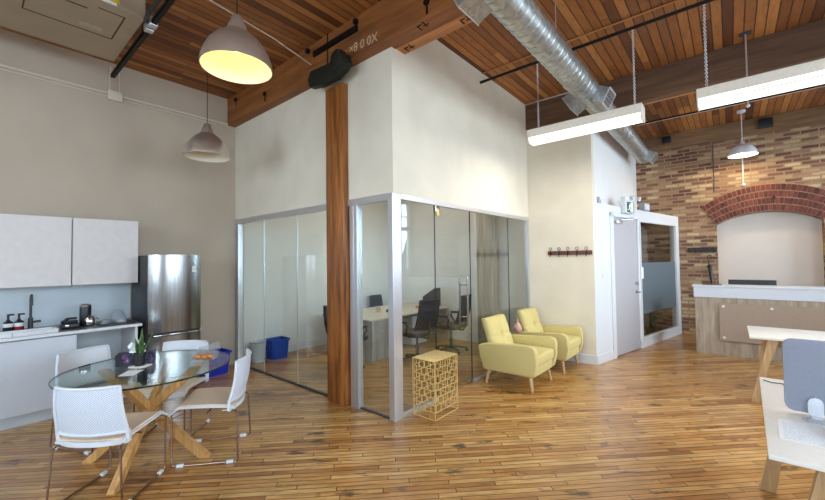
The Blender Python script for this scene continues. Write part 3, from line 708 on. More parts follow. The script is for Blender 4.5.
for a, el, ln, w in ((.3, 1.42, .18, .036), (2.6, 1.36, .20, .036), (4.2, 1.42, .16, .038), (.9, 1.12, .21, .034), (3.4, 1.25, .12, .034)):
    curve_leaf(b, (.012 * math.cos(a), .012 * math.sin(a), .078), (math.cos(a) * math.cos(el), math.sin(a) * math.cos(el), math.sin(el)), ln, w * 1.0, -.02)
bmesh.ops.solidify(b.b, geom=b.b.faces[:], thickness=.0025); b.obj('leaves', 'leaf', t)
o = tag(B().box(-.055, .055, -.055, .055, 0, .007, .002).obj('coaster', 'desk_white'), 'square pale coaster under the snake plant', 'coaster'); o.location = (-3.52, .876, tz); o.rotation_euler = (0, 0, .5)
t = thing('tissue_box', 'dark floral tissue box with a white tissue, behind the snake plant', 'tissue box', (-3.665, .885, tz), math.radians(68))
B().box(-.125, .125, -.06, .06, 0, .085, .002).obj('carton', 'floral', t, smooth=False)
def tis(u, v):
    a = (u - .5) * 2; return (a * .055 * (1 - .25 * v) + .012 * math.sin(v * 9), .02 * math.sin(a * 5 + v * 3) , .083 + v * (.085 + .02 * math.sin(a * 4)))
B().grid(tis, 14, 8, .0015).obj('tissue', 'paper', t)
t = thing('pastry_box', 'clear plastic box of pastries near the table edge', 'food container', (-3.36, 1.285, tz), math.radians(48))
b = B(); b.box(-.085, .085, -.065, .065, 0, .004); b.prism([(-.085, .004), (-.075, .05), (.075, .05), (.085, .004), (.083, .004), (.073, .048), (-.073, .048), (-.083, .004)], 'y', -.065, .065); b.obj('box', 'clear_plastic', t, smooth=False)
B().bar((-.075, .066, .05), (.075, .12, .085), .003, .09, (1, 0, 0)).obj('lid', 'clear_plastic', t, smooth=False)
for i, (x, y, r) in enumerate(((-.045, -.02, .03), (.0, .015, .033), (.045, -.015, .03), (.01, -.035, .024))):
    b = B(); b.ball((0, 0, 0), r, (1.15, .9, .6), 14); b.torus((0, 0, .004), r * .8, r * .28, 'z', 16, 6); p = b.obj('pastry', 'pastry')
    p.location = Vector((-3.36, 1.285, tz + .024)) + Euler((0, 0, math.radians(48))).to_matrix() @ Vector((x, y, 0))
    tag(p, 'small golden brown pastry in the clear plastic box', 'pastry', 'pastries in the clear box')
o = tag(B().box(-.05, .05, -.07, .07, 0, .002).obj('tabletop_reflection', 'paper', smooth=False), 'white slip standing in for a tabletop reflection beside the tissue box', 'paper'); o.location = (-3.36, .78, tz); o.rotation_euler = (0, 0, .9)  # pale slip modelled in place of a reflection in the glass top

# ------------------------------------------------------------------ sled-base chairs
def make_chair():
    t = thing('sled_chair', '', 'chair')
    # back: curved shell, top narrower, leaning back
    def bp(u, v, ins=0):
        w = (.215 - .022 * v) - ins; a = (u - .5) * 2
        x = a * w; y = -.215 - .045 * v + .055 * abs(a) ** 2.2 - .012 * math.sin(PI * v)
        return (x, y, .455 + (.748 - .455) * v)
    def pan(u, v): return bp(u, .03 + .94 * v, .012)
    B().grid(pan, 20, 14, .008, uv=.75, backmi=1).obj('backrest', ['perf', 'white_plastic'], t, 'perforated white back')
    r = B(); rim = [bp(k / 16, 1) for k in range(17)] ; 
    lft = [bp(0, 1 - k / 12) for k in range(13)]; rgt = [bp(1, k / 12) for k in range(13)]; bot = [bp(1 - k / 16, 0) for k in range(17)]
    loop = lft + [bp(k / 16, 0) for k in range(1, 16)] + rgt + [bp(1 - k / 16, 1) for k in range(1, 16)]
    loop.append(loop[0]); r.tube(loop, .011, 8, cap=False)
    # lower rail of the shell and side arms down to the seat
    low = [(x, y + .006, .396) for x, y, z in [bp(k / 16, 0) for k in range(17)]]
    for i in range(16): r.bar(low[i], low[i + 1], .012, .03)
    for s in (0, 1): p = bp(s, 0); r.bar((p[0], p[1] + .006, .39), (p[0], p[1], .47), .024, .016, (0, 1, 0))
    r.obj('back_frame', 'white_plastic', t)
    def sp(u, v, ins=0):     # seat surface: v back to front
        a = (u - .5) * 2; w = .205 + .012 * math.sin(PI * v) - ins
        y = -.195 + .445 * v
        z = .395 + .028 * v + .012 * math.sin(v * PI * 1.1) * (1 - .3 * a * a) + .012 * a * a - .045 * max(0, v - .86) / .14 * (v > .86)
        return (a * w, y, z)
    B().grid(sp, 16, 18, .012).obj('seat_shell', 'white_plastic', t)
    B().grid(lambda u, v: (lambda p: (p[0], p[1], p[2] + .010))(sp(.035 + .93 * u, .03 + .90 * v)), 14, 16, .012).obj('seat_pad', 'seat_pad', t, 'beige fabric pad')
    fr = B()
    for s in (-1, 1):
        fr.tube([(s * .175, -.10, .378), (s * .198, -.195, .382), (s * .205, -.21, .37), (s * .228, -.222, .03), (s * .228, -.215, .011), (s * .222, -.19, .009), (s * .199, .20, .009), (s * .197, .225, .011), (s * .197, .235, .03), (s * .198, .238, .385), (s * .195, .225, .40), (s * .17, .19, .408)], .0065, 8)
    fr.tube([(-.19, .0, .375), (.19, .0, .375)], .006); fr.tube([(-.197, .236, .36), (-.17, .15, .385)], .004); fr.tube([(.197, .236, .36), (.17, .15, .385)], .004)
    fr.obj('sled_frame', 'rod', t, 'thin metal rod frame')
    for s in (-1, 1):
        for y in (-.165, .18):
            x = s * (.2215 - (y + .19) / .39 * .023)
            B().box(x - .011, x + .012, y - .025, y + .025, .0005, .024, .005).obj('glide', 'white_trim', t)
    return t
def facing(f): return math.atan2(-f[0], f[1])
chairs = [((-3.338, .812), (-.66, .75), 'white perforated-back chair nearest the camera with its back turned'),
          ((-3.328, 1.115), (-.606, -.796), 'white chair seen side-on at the table beside the blue bin'),
          ((-3.97, .835), (.93, .37), 'white chair between the glass table and the base cabinet'),
          ((-3.69, 1.06), (.72, -.69), 'white chair on the far side of the table in front of the fridge')]
c0 = make_chair()
for i, (fm, f, lb) in enumerate(chairs):
    c = c0 if i == 0 else copy_tree(c0); f = Vector(f).normalized()
    c.location = (fm[0] - f[0] * .225, fm[1] - f[1] * .225, 0); c.rotation_euler = (0, 0, facing(f)); c['label'] = lb; c['group'] = 'white chairs around the glass table'

# ------------------------------------------------------------------ pendant lamps
def pendant(loc, lab, lit, r=.235, top=CZ):
    t = thing('pendant_lamp', lab, 'lamp', loc, group='metal pendant lamps')
    h = .30
    prof = [(r, 0), (r * 1.0, .012), (r * .97, .05), (r * .90, .10), (r * .78, .155), (r * .60, .205), (r * .40, .245), (r * .30, .262)]
    B().lathe(prof + [(r * .28, .27)] + [(a - .004, z - .003) for a, z in prof[::-1]][:-1] + [(r - .004, 0)], n=48).obj('shade', 'brushed', t, 'brushed metal bell')
    B().lathe([(a - .006, z - .001) for a, z in prof], n=48).obj('shade_lining', 'shade_in', t, 'cream white inside')
    b = B(); b.lathe([(r * .30, .258), (r * .26, .30), (.042, .335), (.036, .36), (.018, .378), (0, .38)], n=28); b.obj('socket_cap', 'brushed', t)
    b = B(); b.cyl((0, 0, .375), (0, 0, top - loc[2] - .02), .004, 6); b.obj('cord', 'black', t)
    b = B(); b.lathe([(0, 0), (.05, 0), (.045, -.03), (0, -.035)], (0, 0, top - loc[2] - .001), 20); b.obj('ceiling_rose', 'brushed', t)
    b = B(); b.cyl((0, 0, .20), (0, 0, .25), .02); b.ball((0, 0, .155), .034, (1, 1, 1.25), 16); b.obj('bulb', 'bulb' if lit else 'shade_in', t)
    if lit:
        l = bpy.data.lights.new('pendant_light', 'POINT'); l.energy = 2.7; l.color = (1, .71, .28); l.shadow_soft_size = .05
        o = bpy.data.objects.new('pendant_light', l); o.location = Vector(loc) + Vector((0, 0, .09)); COL.objects.link(o)
pendant((-2.60, 1.20, 2.86), 'large brushed metal pendant glowing yellow, nearest the beam bracket', True)
pendant((-4.44, 1.715, 2.69), 'brushed metal pendant hanging unlit in front of the kitchen wall', False)
# dome lamp by the brick wall
t = thing('pendant_lamp', 'small white dome pendant with a lit bulb before the brick wall', 'lamp', (.20, 8.4, 3.20), group='metal pendant lamps')
r = .195; prof = [(r, 0), (r * .97, .035), (r * .86, .09), (r * .65, .14), (r * .35, .17), (.03, .18)]
B().lathe(prof + [(a - .004, z - .003) for a, z in prof[::-1]], n=40).obj('shade', 'white_plastic', t)
B().lathe([(.03, .176), (.03, .23), (0, .235)], n=20).obj('socket_cap', 'alu', t)
B().cyl((0, 0, .23), (0, 0, CZ - 3.20 - .02), .005, 6).obj('cord', 'white_plastic', t)
B().lathe([(0, 0), (.06, 0), (.055, -.03), (0, -.035)], (0, 0, CZ - 3.20 - .001), 20).obj('ceiling_rose', 'white_plastic', t)
B().ball((0, 0, .085), .045, (1, 1, 1.2), 16).obj('bulb', 'bulb', t)
l = bpy.data.lights.new('dome_light', 'POINT'); l.energy = 40; l.color = (1, .76, .47); l.shadow_soft_size = .05
o = bpy.data.objects.new('dome_light', l); o.location = (.20, 8.4, 3.215); COL.objects.link(o)

# ------------------------------------------------------------------ fluorescent fixtures
def fixture(x0, x1, lab, chains):
    y0, y1 = 4.42, 4.66
    t = thing('strip_light', lab, 'ceiling light', (x0, 4.54, 3.055), group='hanging fluorescent lights')
    L_ = x1 - x0; hw = .105
    b = B(); b.prism([(-hw, -.062), (-hw, .03), (-hw + .02, .04), (hw - .02, .04), (hw, .03), (hw, -.062)], 'x', 0, L_)
    for a in (0, L_ - .012): b.prism([(-hw, -.061), (hw, -.061), (hw * .97, -.10), (hw * .7, -.130), (-hw * .7, -.130), (-hw * .97, -.10)], 'x', a, a + .012)
    b.obj('housing', 'housing', t, smooth=False)
    b = B(); n = 9
    prof = [(-hw * .985, -.0625), (-hw * .97, -.09), (-hw * .86, -.112), (-hw * .6, -.124), (0, -.127), (hw * .6, -.124), (hw * .86, -.112), (hw * .97, -.09), (hw * .985, -.0625)]
    b.prism(prof, 'x', .013, L_ - .013); b.obj('diffuser', 'lens', t, 'glowing white diffuser')
    b = B()
    for s in (-1, 1): b.bar((.013, s * hw * .93, -.1025), (L_ - .013, s * hw * .93, -.1025), .004, .006)
    b.obj('diffuser_seam', 'lens_gap', t, smooth=False)
    for cx in chains:
        c = B(); z = .04; k = 0; top = CZ - 3.055 - .012
        while z < top - .02:
            r_ = .011; cc = (cx - x0, 0, z + .013); c.torus(cc, .010, .0026, 'x' if k % 2 else 'y', 8, 4); z += .0185; k += 1
        c.cyl((cx - x0, 0, top - .02), (cx - x0, 0, top + .01), .012, 8); c.obj('chain', 'alu', t)
def tube_light(x):
    area('strip_tubes', (x, 4.54, 2.92), (0, 0, 0), 1.15, .17, 26, (1, .95, .86))
tube_light(-1.28); tube_light(.42)
fixture(-1.87, -.655, 'hanging strip light under the round duct, the one nearer the armchairs', (-1.77, -.73))
fixture(-.205, 1.04, 'hanging strip light above the near desk, cut by the picture edge', (-.13, .96))

# ------------------------------------------------------------------ duct
t = thing('spiral_duct', 'round galvanised spiral duct under the ceiling', 'duct', (-1.214, 0, 3.424))
b = B(); n = 40; rr = .13; ys = -1.2; ye = 8.25; rings = []
y = ys; k = 0
while y < ye:
    w = k % 5; rad = rr + (.004 if w == 2 else 0)
    rings.append([b.b.verts.new((rad * math.cos(2 * PI * i / n), y + .105 * i / n, rad * math.sin(2 * PI * i / n))) for i in range(n)]); y += (.004, .005, .005, .004, .087)[w]; k += 1
for q, w in zip(rings, rings[1:]):
    for i in range(n - 1): b.b.faces.new([q[i], q[i + 1], w[i + 1], w[i]])
# close the helical seam: last column joins the first column one pitch later (pitch .10)
for q, w in zip(rings, rings[1:]): b.b.faces.new([q[n - 1], q[0], w[0], w[n - 1]])
b.b.faces.new(rings[0][::-1]); b.b.faces.new(rings[-1])
b.obj('duct_body', 'duct', t, ang=50)
for y in (1.9, 4.15, 6.4): B().lathe([(rr + .002, -.02), (rr + .009, -.016), (rr + .009, .016), (rr + .002, .02)], (0, 0, 0), 40).obj('duct_collar', 'duct', t).matrix_local = Matrix.Translation((0, y, 0)) @ Matrix.Rotation(PI / 2, 4, 'X')
def register(y, side, angdeg):
    """square boot with a grille leaving the duct sideways and down"""
    a = math.radians(angdeg); d = Vector((math.cos(a) * side, 0, math.sin(a))); u = Vector((-math.sin(a) * side, 0, math.cos(a)))
    c = Vector((0, y, 0)); b = B(); hw = .135; hh = .085
    def pt(o, yy, uu): return c + d * o + Vector((0, yy, 0)) + u * uu
    v = [[b.b.verts.new(pt(o, sy * hw, su * hh)) for sy, su in ((-1, -1), (1, -1), (1, 1), (-1, 1))] for o in (.09, .23)]
    for i in range(4): b.b.faces.new([v[0][i], v[0][(i + 1) % 4], v[1][(i + 1) % 4], v[1][i]])
    b.b.faces.new(v[1]).material_index = 1; b.b.faces.new(v[0][::-1]); o_ = b.obj('boot', ['duct', 'black'], t, smooth=False)
    g = B()
    for k in range(4):
        p, q = [((-1, -1), (1, -1)), ((1, -1), (1, 1)), ((1, 1), (-1, 1)), ((-1, 1), (-1, -1))][k]
        g.bar(pt(.232, p[0] * hw, p[1] * hh), pt(.232, q[0] * hw, q[1] * hh), .02, .008, tuple(d))
    for k in range(1, 8): yy = -hw + 2 * hw * k / 8; g.bar(pt(.2315, yy, -hh), pt(.2315, yy, hh), .005, .003, tuple(d))
    for k in range(1, 4): uu = -hh + 2 * hh * k / 4; g.bar(pt(.2315, -hw, uu), pt(.2315, hw, uu), .004, .003, tuple(d))
    g.obj('grille', 'alu', t, smooth=False)
register(4.70, 1, -28); register(4.62, -1, -30); register(2.30, -1, -25); register(8.05, 1, -30)
for y in (1.2, 3.6, 6.6):
    b = B(); b.bar((-.0, y, rr), (0, y, CZ - 3.424 - .001), .02, .003, (1, 0, 0)); b.obj('duct_strap', 'alu', t, smooth=False)

# ------------------------------------------------------------------ pipes on the ceiling and walls
def pipe(name, pts, r, mt, lab, cat='pipe', n=10): return tag(B().tube(pts, r, n).obj(name, mt), lab, cat)
pipe('sprinkler_pipe', [(XB + .01, 4.27, 3.80), (XR - .02, 4.27, 3.80)], .017, 'black_metal', 'black sprinkler pipe crossing the ceiling boards above the strip lights')
pipe('conduit', [(XB + .005, 4.33, 3.942), (XR - .02, 4.33, 3.942)], .009, 'beam_light', 'thin brown conduit beside the front sprinkler pipe')
pipe('sprinkler_pipe', [(-1.2, 7.44, 3.80), (XR - .02, 7.44, 3.80)], .014, 'black_metal', 'black pipe below the ceiling nearer the brick wall')
pipe('conduit', [(-1.2, 7.62, 3.84), (XR - .02, 7.62, 3.84)], .008, 'conduit', 'thin pale conduit beside the rear black pipe')
pipe('conduit', [(XB + .003, 5.675, 3.942), (-1.36, 5.675, 3.942)], .009, 'alu', 'short grey conduit along the top of the rear beam')
t = thing('hanging_rod', 'thin steel rod dropping from the ceiling beside the rear beam', 'rod', (.19, 5.5, 3.2))
B().cyl((0, 0, -.05), (0, 0, CZ - 3.2 - .008), .008, 8).obj('rod', 'alu', t); B().box(-.05, .05, -.04, .04, CZ - 3.2 - .014, CZ - 3.2 - .001).obj('plate', 'dark_grey', t); B().ball((0, 0, -.05), .02).obj('cap', 'white_plastic', t)
pipe('conduit', [(XL + .015, -2.5, 3.57), (XL + .015, 2.58, 3.57)], .013, 'conduit', 'painted conduit running along the kitchen wall')
pipe('conduit', [(XL + .012, -2.5, 3.53), (XL + .012, 2.3, 3.53)], .006, 'conduit', 'thin cable clipped below the conduit on the kitchen wall')
t = thing('junction_box', 'painted junction box on the kitchen wall conduit', 'junction box', (XL, 1.13, 3.545))
B().box(.001, .05, -.07, .07, -.055, .06, .006).obj('box', 'conduit', t)
b = B(); b.tube([(.03, -.05, .06), (.03, -.05, .33), (.03, -.03, .36)], .006); b.tube([(.03, .04, .06), (.03, .04, .30), (.03, .02, .35), (.03, -.02, .37)], .006); b.obj('wire_drop', 'conduit', t)
pipe('conduit', [(.21, YB - .015, 2.82), (.21, YB - .015, 3.665)], .010, 'white_trim', 'white conduit running down the brick wall to the arch').data
t = tag(B().ball((.21, YB - .03, 2.80), .035, (1, .7, .8)).obj('fitting', 'white_plastic'), 'small white fitting at the foot of the brick wall conduit', 'fitting')
pipe('conduit', [(-.205, YB - .012, 2.72), (-.205, YB - .012, 3.66)], .008, 'dark_grey', 'thin dark pipe on the brick left of the arch').data
t = tag(B().box(-.99, -.84, 8.93, 8.998, 3.78, 3.90, .004).obj('junction_box', 'black'), 'small black box on the ledger near the duct end', 'junction box')
tag(B().box(.43, .62, 8.93, 8.998, 3.74, 3.90, .004).obj('junction_box', 'black'), 'small black box on the ledger above the dome lamp', 'junction box')
for x, z in ((-.08, 2.47), (.60, 2.52)): tag(B().ball((x, YB - .03, z), .022, (1, .6, 1)).obj('anchor_plug', 'black'), 'dark anchor hole in the brick arch', 'anchor', 'dark plugs in the brick arch')
pipe('cable', [(-3.70, .2, 3.945), (-3.56, 1.396, 3.90), (-3.52, 2.0, 3.80), (-3.50, 2.44, 3.69)], .006, 'wire_white', 'thin white cable sagging from the ceiling to the iron bracket', 'cable')

# ------------------------------------------------------------------ beam hardware
t = thing('post_bracket', 'dark cast iron bracket between post and beam', 'bracket', (-3.19, 2.48, 3.40))
b = B(); b.prism([(-.34, .12), (-.30, .02), (-.10, -.012), (.15, -.012), (.28, .03), (.34, .08), (.31, .18), (.22, .155), (-.28, .20)], 'y', -.075, .0, .008)
b.prism([(-.02, .14), (.15, .14), (.13, .31), (.05, .29)], 'y', -.04, -.002, .004)
b.prism([(.20, -.02), (.34, .05), (.33, .18), (.24, .20)], 'y', -.16, -.07, .006); b.obj('casting', 'cast_iron', t)
b = B(); b.bar((-.31, -.012, .42), (.42, -.012, .42), .02, .06); b.obj('strap', 'black_metal', t)
b = B(); b.cyl((.40, -.001, .49), (.40, -.03, .49), .03, 8); b.cyl((-.42, -.001, .50), (-.42, -.03, .50), .03, 8); b.obj('bolt', 'black_metal', t)
struct(B().box(-3.265, -3.25, 2.474, 2.48, 3.56, CZ).obj('trim_4', 'ink', smooth=False), 'dark joint line in the front beam')
for i, (x, z) in enumerate(((-4.58, 3.70), (-5.40, 3.86), (-1.90, 3.68))):
    b = B(); b.cyl((0, 0, 0), (0, -.02, 0), .028, 8); b.box(-.008, .008, -.006, 0, -.10, 0)
    o = b.obj('beam_bolt', 'black_metal'); o.location = (x, 2.479, z); tag(o, 'dark bolt head in the face of the timber beam', 'bolt', 'bolts in the front beam')
tag(text('beam_chalk_marks', '\u00d78 0 0X', .125, (-2.70, 2.4775, 3.635), (PI / 2, .05, 0), 'chalk'), 'pale chalk marks written on the beam right of the bracket', 'marks')
for x, y, lb in ((-2.36, 2.70, 'small black stroke marks on the beam underside nearest the wall corner'), (-2.05, 2.52, 'small black stroke marks midway along the beam underside'), (-1.72, 2.70, 'small black stroke marks on the beam underside next to the duct')):
    b = B(); b.box(x, x + .012, y, y + .07, 3.552, 3.5548); b.box(x, x + .05, y, y + .012, 3.552, 3.5548); b.box(x + .07, x + .082, y - .02, y + .06, 3.552, 3.5548); b.box(x + .045, x + .11, y + .03, y + .04, 3.552, 3.5548)
    tag(b.obj('beam_ink_marks', 'ink', smooth=False), lb, 'marks')

# ------------------------------------------------------------------ ceiling hvac unit and rail
t = thing('air_handler', 'large beige air unit hung in the corner above the kitchen', 'air unit', (-4.55, .0, 3.72))
B().box(-.55, .57, -2.0, 1.01, 0, .234, .006).obj('cabinet', 'hvac', t, smooth=False)
b = B()
for x0, x1, y0, y1 in ((-.05, .45, .27, .28), (-.05, .45, .88, .89), (-.05, -.04, .27, .89), (.44, .45, .70, .89)): b.box(x0, x1, y0, y1, -.002, .001)
b.box(.36, .372, .30, .64, -.003, .001); b.obj('access_panel_seam', 'hvac_line', t, smooth=False)
B().box(.03, .12, .63, .79, -.003, .0005).obj('sticker', 'hvac_sticker', t, 'faded pale sticker', smooth=False)
b = B(); b.box(.571, .574, .68, .82, .03, .10); b.obj('warning_sticker', 'label_yellow', t, 'yellow sticker', smooth=False)
b = B(); b.box(.571, .575, .50, .80, .005, .028); b.obj('rating_plate', 'label_white', t, smooth=False)
t = thing('support_rail', 'black steel channel carrying the beige air unit', 'rail', (0, 1.065, 3.68))
b = B(); b.box(-5.45, -1.2, -.02, .02, 0, .012); b.box(-5.45, -1.2, -.02, -.015, .0, .04); b.box(-5.45, -1.2, .015, .02, 0, .04); b.obj('channel', 'black_metal', t, smooth=False)
b = B(); b.tube([(-4.02, -.02, .03), (-3.95, -.06, .02), (-3.75, -.075, .01), (-3.5, -.05, .03), (-3.2, -.03, .03), (-2.6, -.035, .03)], .018, 8); b.obj('cable_bundle', 'black', t)
b = B(); b.box(-4.02, -3.94, -.035, .035, -.01, .07, .006); b.box(-4.12, -4.05, -.035, .035, -.01, .05, .006); b.obj('clamp', 'alu', t, smooth=False)
for x in (-4.3, -3.2, -1.6): B().cyl((x, 0, .01), (x, 0, CZ - 3.68 - .001), .005, 6).obj('hanger_rod', 'black_metal', t)

# ------------------------------------------------------------------ hook rails and umbrella
t = thing('hook_rail', 'brown wooden rail with five wire hooks behind the armchairs', 'hook rail', (-1.815, YH, 1.585))
B().box(-.315, .315, -.022, -.001, -.03, .03, .003).obj('board', 'rail_wood', t, smooth=False)
for k in range(5):
    x = -.27 + .128 * k; b = B(); b.tube([(x, -.024, -.045), (x, -.05, -.055), (x, -.055, -.03), (x, -.028, -.01), (x, -.026, .04)], .004, 6); b.torus((x, -.03, .062), .02, .0035, 'y', 14, 6); b.box(x - .007, x + .007, -.03, -.021, -.03, .03); b.obj('hook', 'black_metal', t)
t = thing('hook_rail', 'black rail with small hooks on the brick left of the arch', 'hook rail', (-.43, YB, 1.64))
B().box(-.215, .235, -.03, -.001, -.045, .04, .003).obj('board', 'dark_rail', t, smooth=False)
for k in range(5):
    x = -.18 + .09 * k; b = B(); b.tube([(x, -.03, .01), (x, -.05, -.02), (x, -.06, -.055), (x, -.035, -.065)], .005, 6); b.obj('hook', 'black_metal', t)
t = thing('umbrella', 'closed black umbrella leaning from the rail beside the arch', 'umbrella', (-.29, YB - .12, .95))
b = B(); b.tube([(.02, .06, .56), (-.02, .06, .585), (-.045, .05, .56), (-.04, .045, .50), (0, 0, .1), (.015, -.02, -.02)], .008, 8); b.obj('handle', 'black', t)
b = B(); b.tube([(-.032, .035, .40), (-.02, .03, .36), (-.005, .015, .2), (.012, -.01, .0)], [.012, .032, .026, .012], 10); b.tube([(-.034, .038, .385), (-.03, .035, .36)], [.04, .03], 10); b.obj('canopy', 'black', t)

# ------------------------------------------------------------------ reception counter
t = thing('reception_counter', 'long grey oak reception counter with white top before the arch', 'reception desk', (-.455, 7.44, 0))
B().box(0, 2.9, 0, .06, 0, .87, .002).obj('front_panel', 'oak_grey', t, smooth=False)
B().box(0, .04, .06, .75, 0, .87, .002).obj('end_panel', 'oak_grey', t, smooth=False)
B().box(-.012, 2.9, -.012, .30, .872, 1.035, .002).obj('counter_band', 'white_lam', t, smooth=False)
B().box(-.03, 2.9, -.03, .33, 1.036, 1.06, .003).obj('counter_top', 'white_trim', t, smooth=False)
B().box(.04, 2.9, .06, .75, .68, .705, .002).obj('work_surface', 'white_lam', t, smooth=False)
b = B(); b.box(.295, 2.1, -.028, -.016, .225, .795, .004); b.obj('glass_panel', 'tan_panel', t, 'tan panel held by steel buttons', smooth=False)
for x in (.345, .88, 1.47, 2.05):
    for z in (.275, .745):
        B().cyl((x, -.036, z), (x, -.0005, z), .018, 14).obj('standoff', 'brushed', t)
t = thing('monitor', 'wide black screen standing behind the reception counter', 'monitor', (.235, 7.90, .706))
B().box(-.28, .28, -.015, .015, .10, .425, .004).obj('screen', 'black', t); b = B(); b.cyl((0, .025, .01), (0, .025, .25), .02); b.box(-.11, .11, -.07, .10, .0, .012, .004); b.obj('stand', 'dark_grey', t)
t = tag(B().box(-.36, -.12, 7.47, 7.66, 1.0605, 1.068, .002).obj('flyer', 'dark_grey', smooth=False), 'thin dark folder lying on the end of the reception counter', 'folder')

# ------------------------------------------------------------------ desks at the near right
def desk_leg(b, y, s=1, x0=.27, x1=.13, h=.655):
    """bowed flat leg that flares out towards the floor"""
    pts = []
    n = 10
    L_ = []; Rr = []
    for k in range(n + 1):
        v = k / n; z = h * (1 - v); x = x0 + (x1 - x0) * (v ** 1.25) - .014 * math.sin(PI * v); w = .085 - .03 * math.sin(PI * min(1, v * 1.15)) * .8 - .01 * v
        L_.append((x - w * .15, z)); Rr.append((x + w * .85, z))
    return b.prism(L_ + Rr[::-1], 'y', y - .022, y + .022, .004)
t = thing('bench_desk', 'white topped desk nearest the camera with felt screen across it', 'desk', (0, 0, 0))
B().prism([(.095, 2.15), (1.75, 2.15), (1.75, 3.49), (.124, 3.49)], 'z', .660, .68, .003).obj('desktop', 'desk_white', t)
desk_leg(B(), 2.30).obj('leg', 'desk_wood', t); desk_leg(B(), 3.33, x0=.25, x1=.11).obj('leg', 'desk_wood', t)
B().box(.30, 1.70, 2.78, 2.82, .60, .65, .003).obj('beam', 'desk_wood', t, smooth=False)
for y in (2.30, 3.33): b = B(); b.prism([(1.47, .655), (1.56, .655), (1.70, 0), (1.64, 0)], 'y', y - .022, y + .022); b.obj('leg', 'desk_wood', t, smooth=False)
t = thing('bench_desk', 'white topped desk standing behind, before the reception counter', 'desk', (0, 0, 0))
B().box(.122, 1.75, 5.20, 5.97, .655, .68, .004).obj('desktop', 'desk_white', t)
for y in (5.24, 5.92): desk_leg(B(), y, x1=.13 if y < 5.5 else .21).obj('leg', 'desk_wood', t); b = B(); b.prism([(1.47, .655), (1.56, .655), (1.70, 0), (1.64, 0)], 'y', y - .022, y + .022); b.obj('leg', 'desk_wood', t, smooth=False)
B().box(.30, 1.55, 5.32, 5.36, .59, .65, .003).obj('beam', 'desk_wood', t, smooth=False)
t = thing('desk_screen', 'blue grey felt divider with rounded corners standing on the desk', 'desk screen', (.195, 2.80, .695))
def rrect(x0, x1, z0, z1, r, n=6):
    p = []
    for cx, cz, a0 in ((x1 - r, z1 - r, 0), (x0 + r, z1 - r, PI / 2), (x0 + r, z0 + r, PI), (x1 - r, z0 + r, 1.5 * PI)):
        p += [(cx + r * math.cos(a0 + PI / 2 * k / n), cz + r * math.sin(a0 + PI / 2 * k / n)) for k in range(n + 1)]
    return p
B().prism(rrect(0, 1.25, 0, .37, .035), 'y', -.014, .014, .003).obj('panel', 'screen_fabric', t)
for x in (.11, 1.1):
    b = B(); b.prism(rrect(x - .028, x + .028, -.014, .085, .026), 'y', -.034, -.015, .003); b.box(x - .02, x + .02, -.06, -.015, -.0145, -.006, .002); b.obj('clamp', 'white_plastic', t)
t = thing('printed_sheet', 'white printed sheet lying on the near desk in front of the screen', 'paper', (.235, 2.50, .6805), -.04)
B().box(-.085, .105, -.145, .145, 0, .0012).obj('sheet', 'paper', t, smooth=False)
b = B(); 
for k in range(15):
    y = .12 - .017 * k; x = -.07
    while x < .085:
        w = random.uniform(.006, .022); b.box(x, min(x + w, .09), y, y + .005, .0012, .0015); x += w + .004
b.obj('printed_lines', 'print', t, smooth=False)
t = thing('desk_phone', 'black handset beside the printed sheet on the near desk', 'phone', (.385, 2.52, .6805), .2)
B().box(-.04, .05, -.06, .06, 0, .03, .008).obj('base', 'black', t); b = B(); b.tube([(-.01, -.07, .04), (-.01, -.03, .055), (-.01, .03, .055), (-.01, .07, .04)], [.014, .010, .010, .014]); b.obj('handset', 'black', t)
o = tag(B().prism(rrect(-.08, .09, -.04, .04, .035), 'z', 0, .004).obj('acrylic_tray', 'clear_plastic'), 'clear acrylic tray under the screen clamp', 'tray'); o.location = (.33, 2.71, .681)
pipe('cable', [(.14, 3.40, .684), (.18, 3.36, .684), (.22, 3.37, .684), (.27, 3.33, .684), (.4, 3.34, .684)], .003, 'black', 'thin black cable on the far corner of the near desk', 'cable', 6)

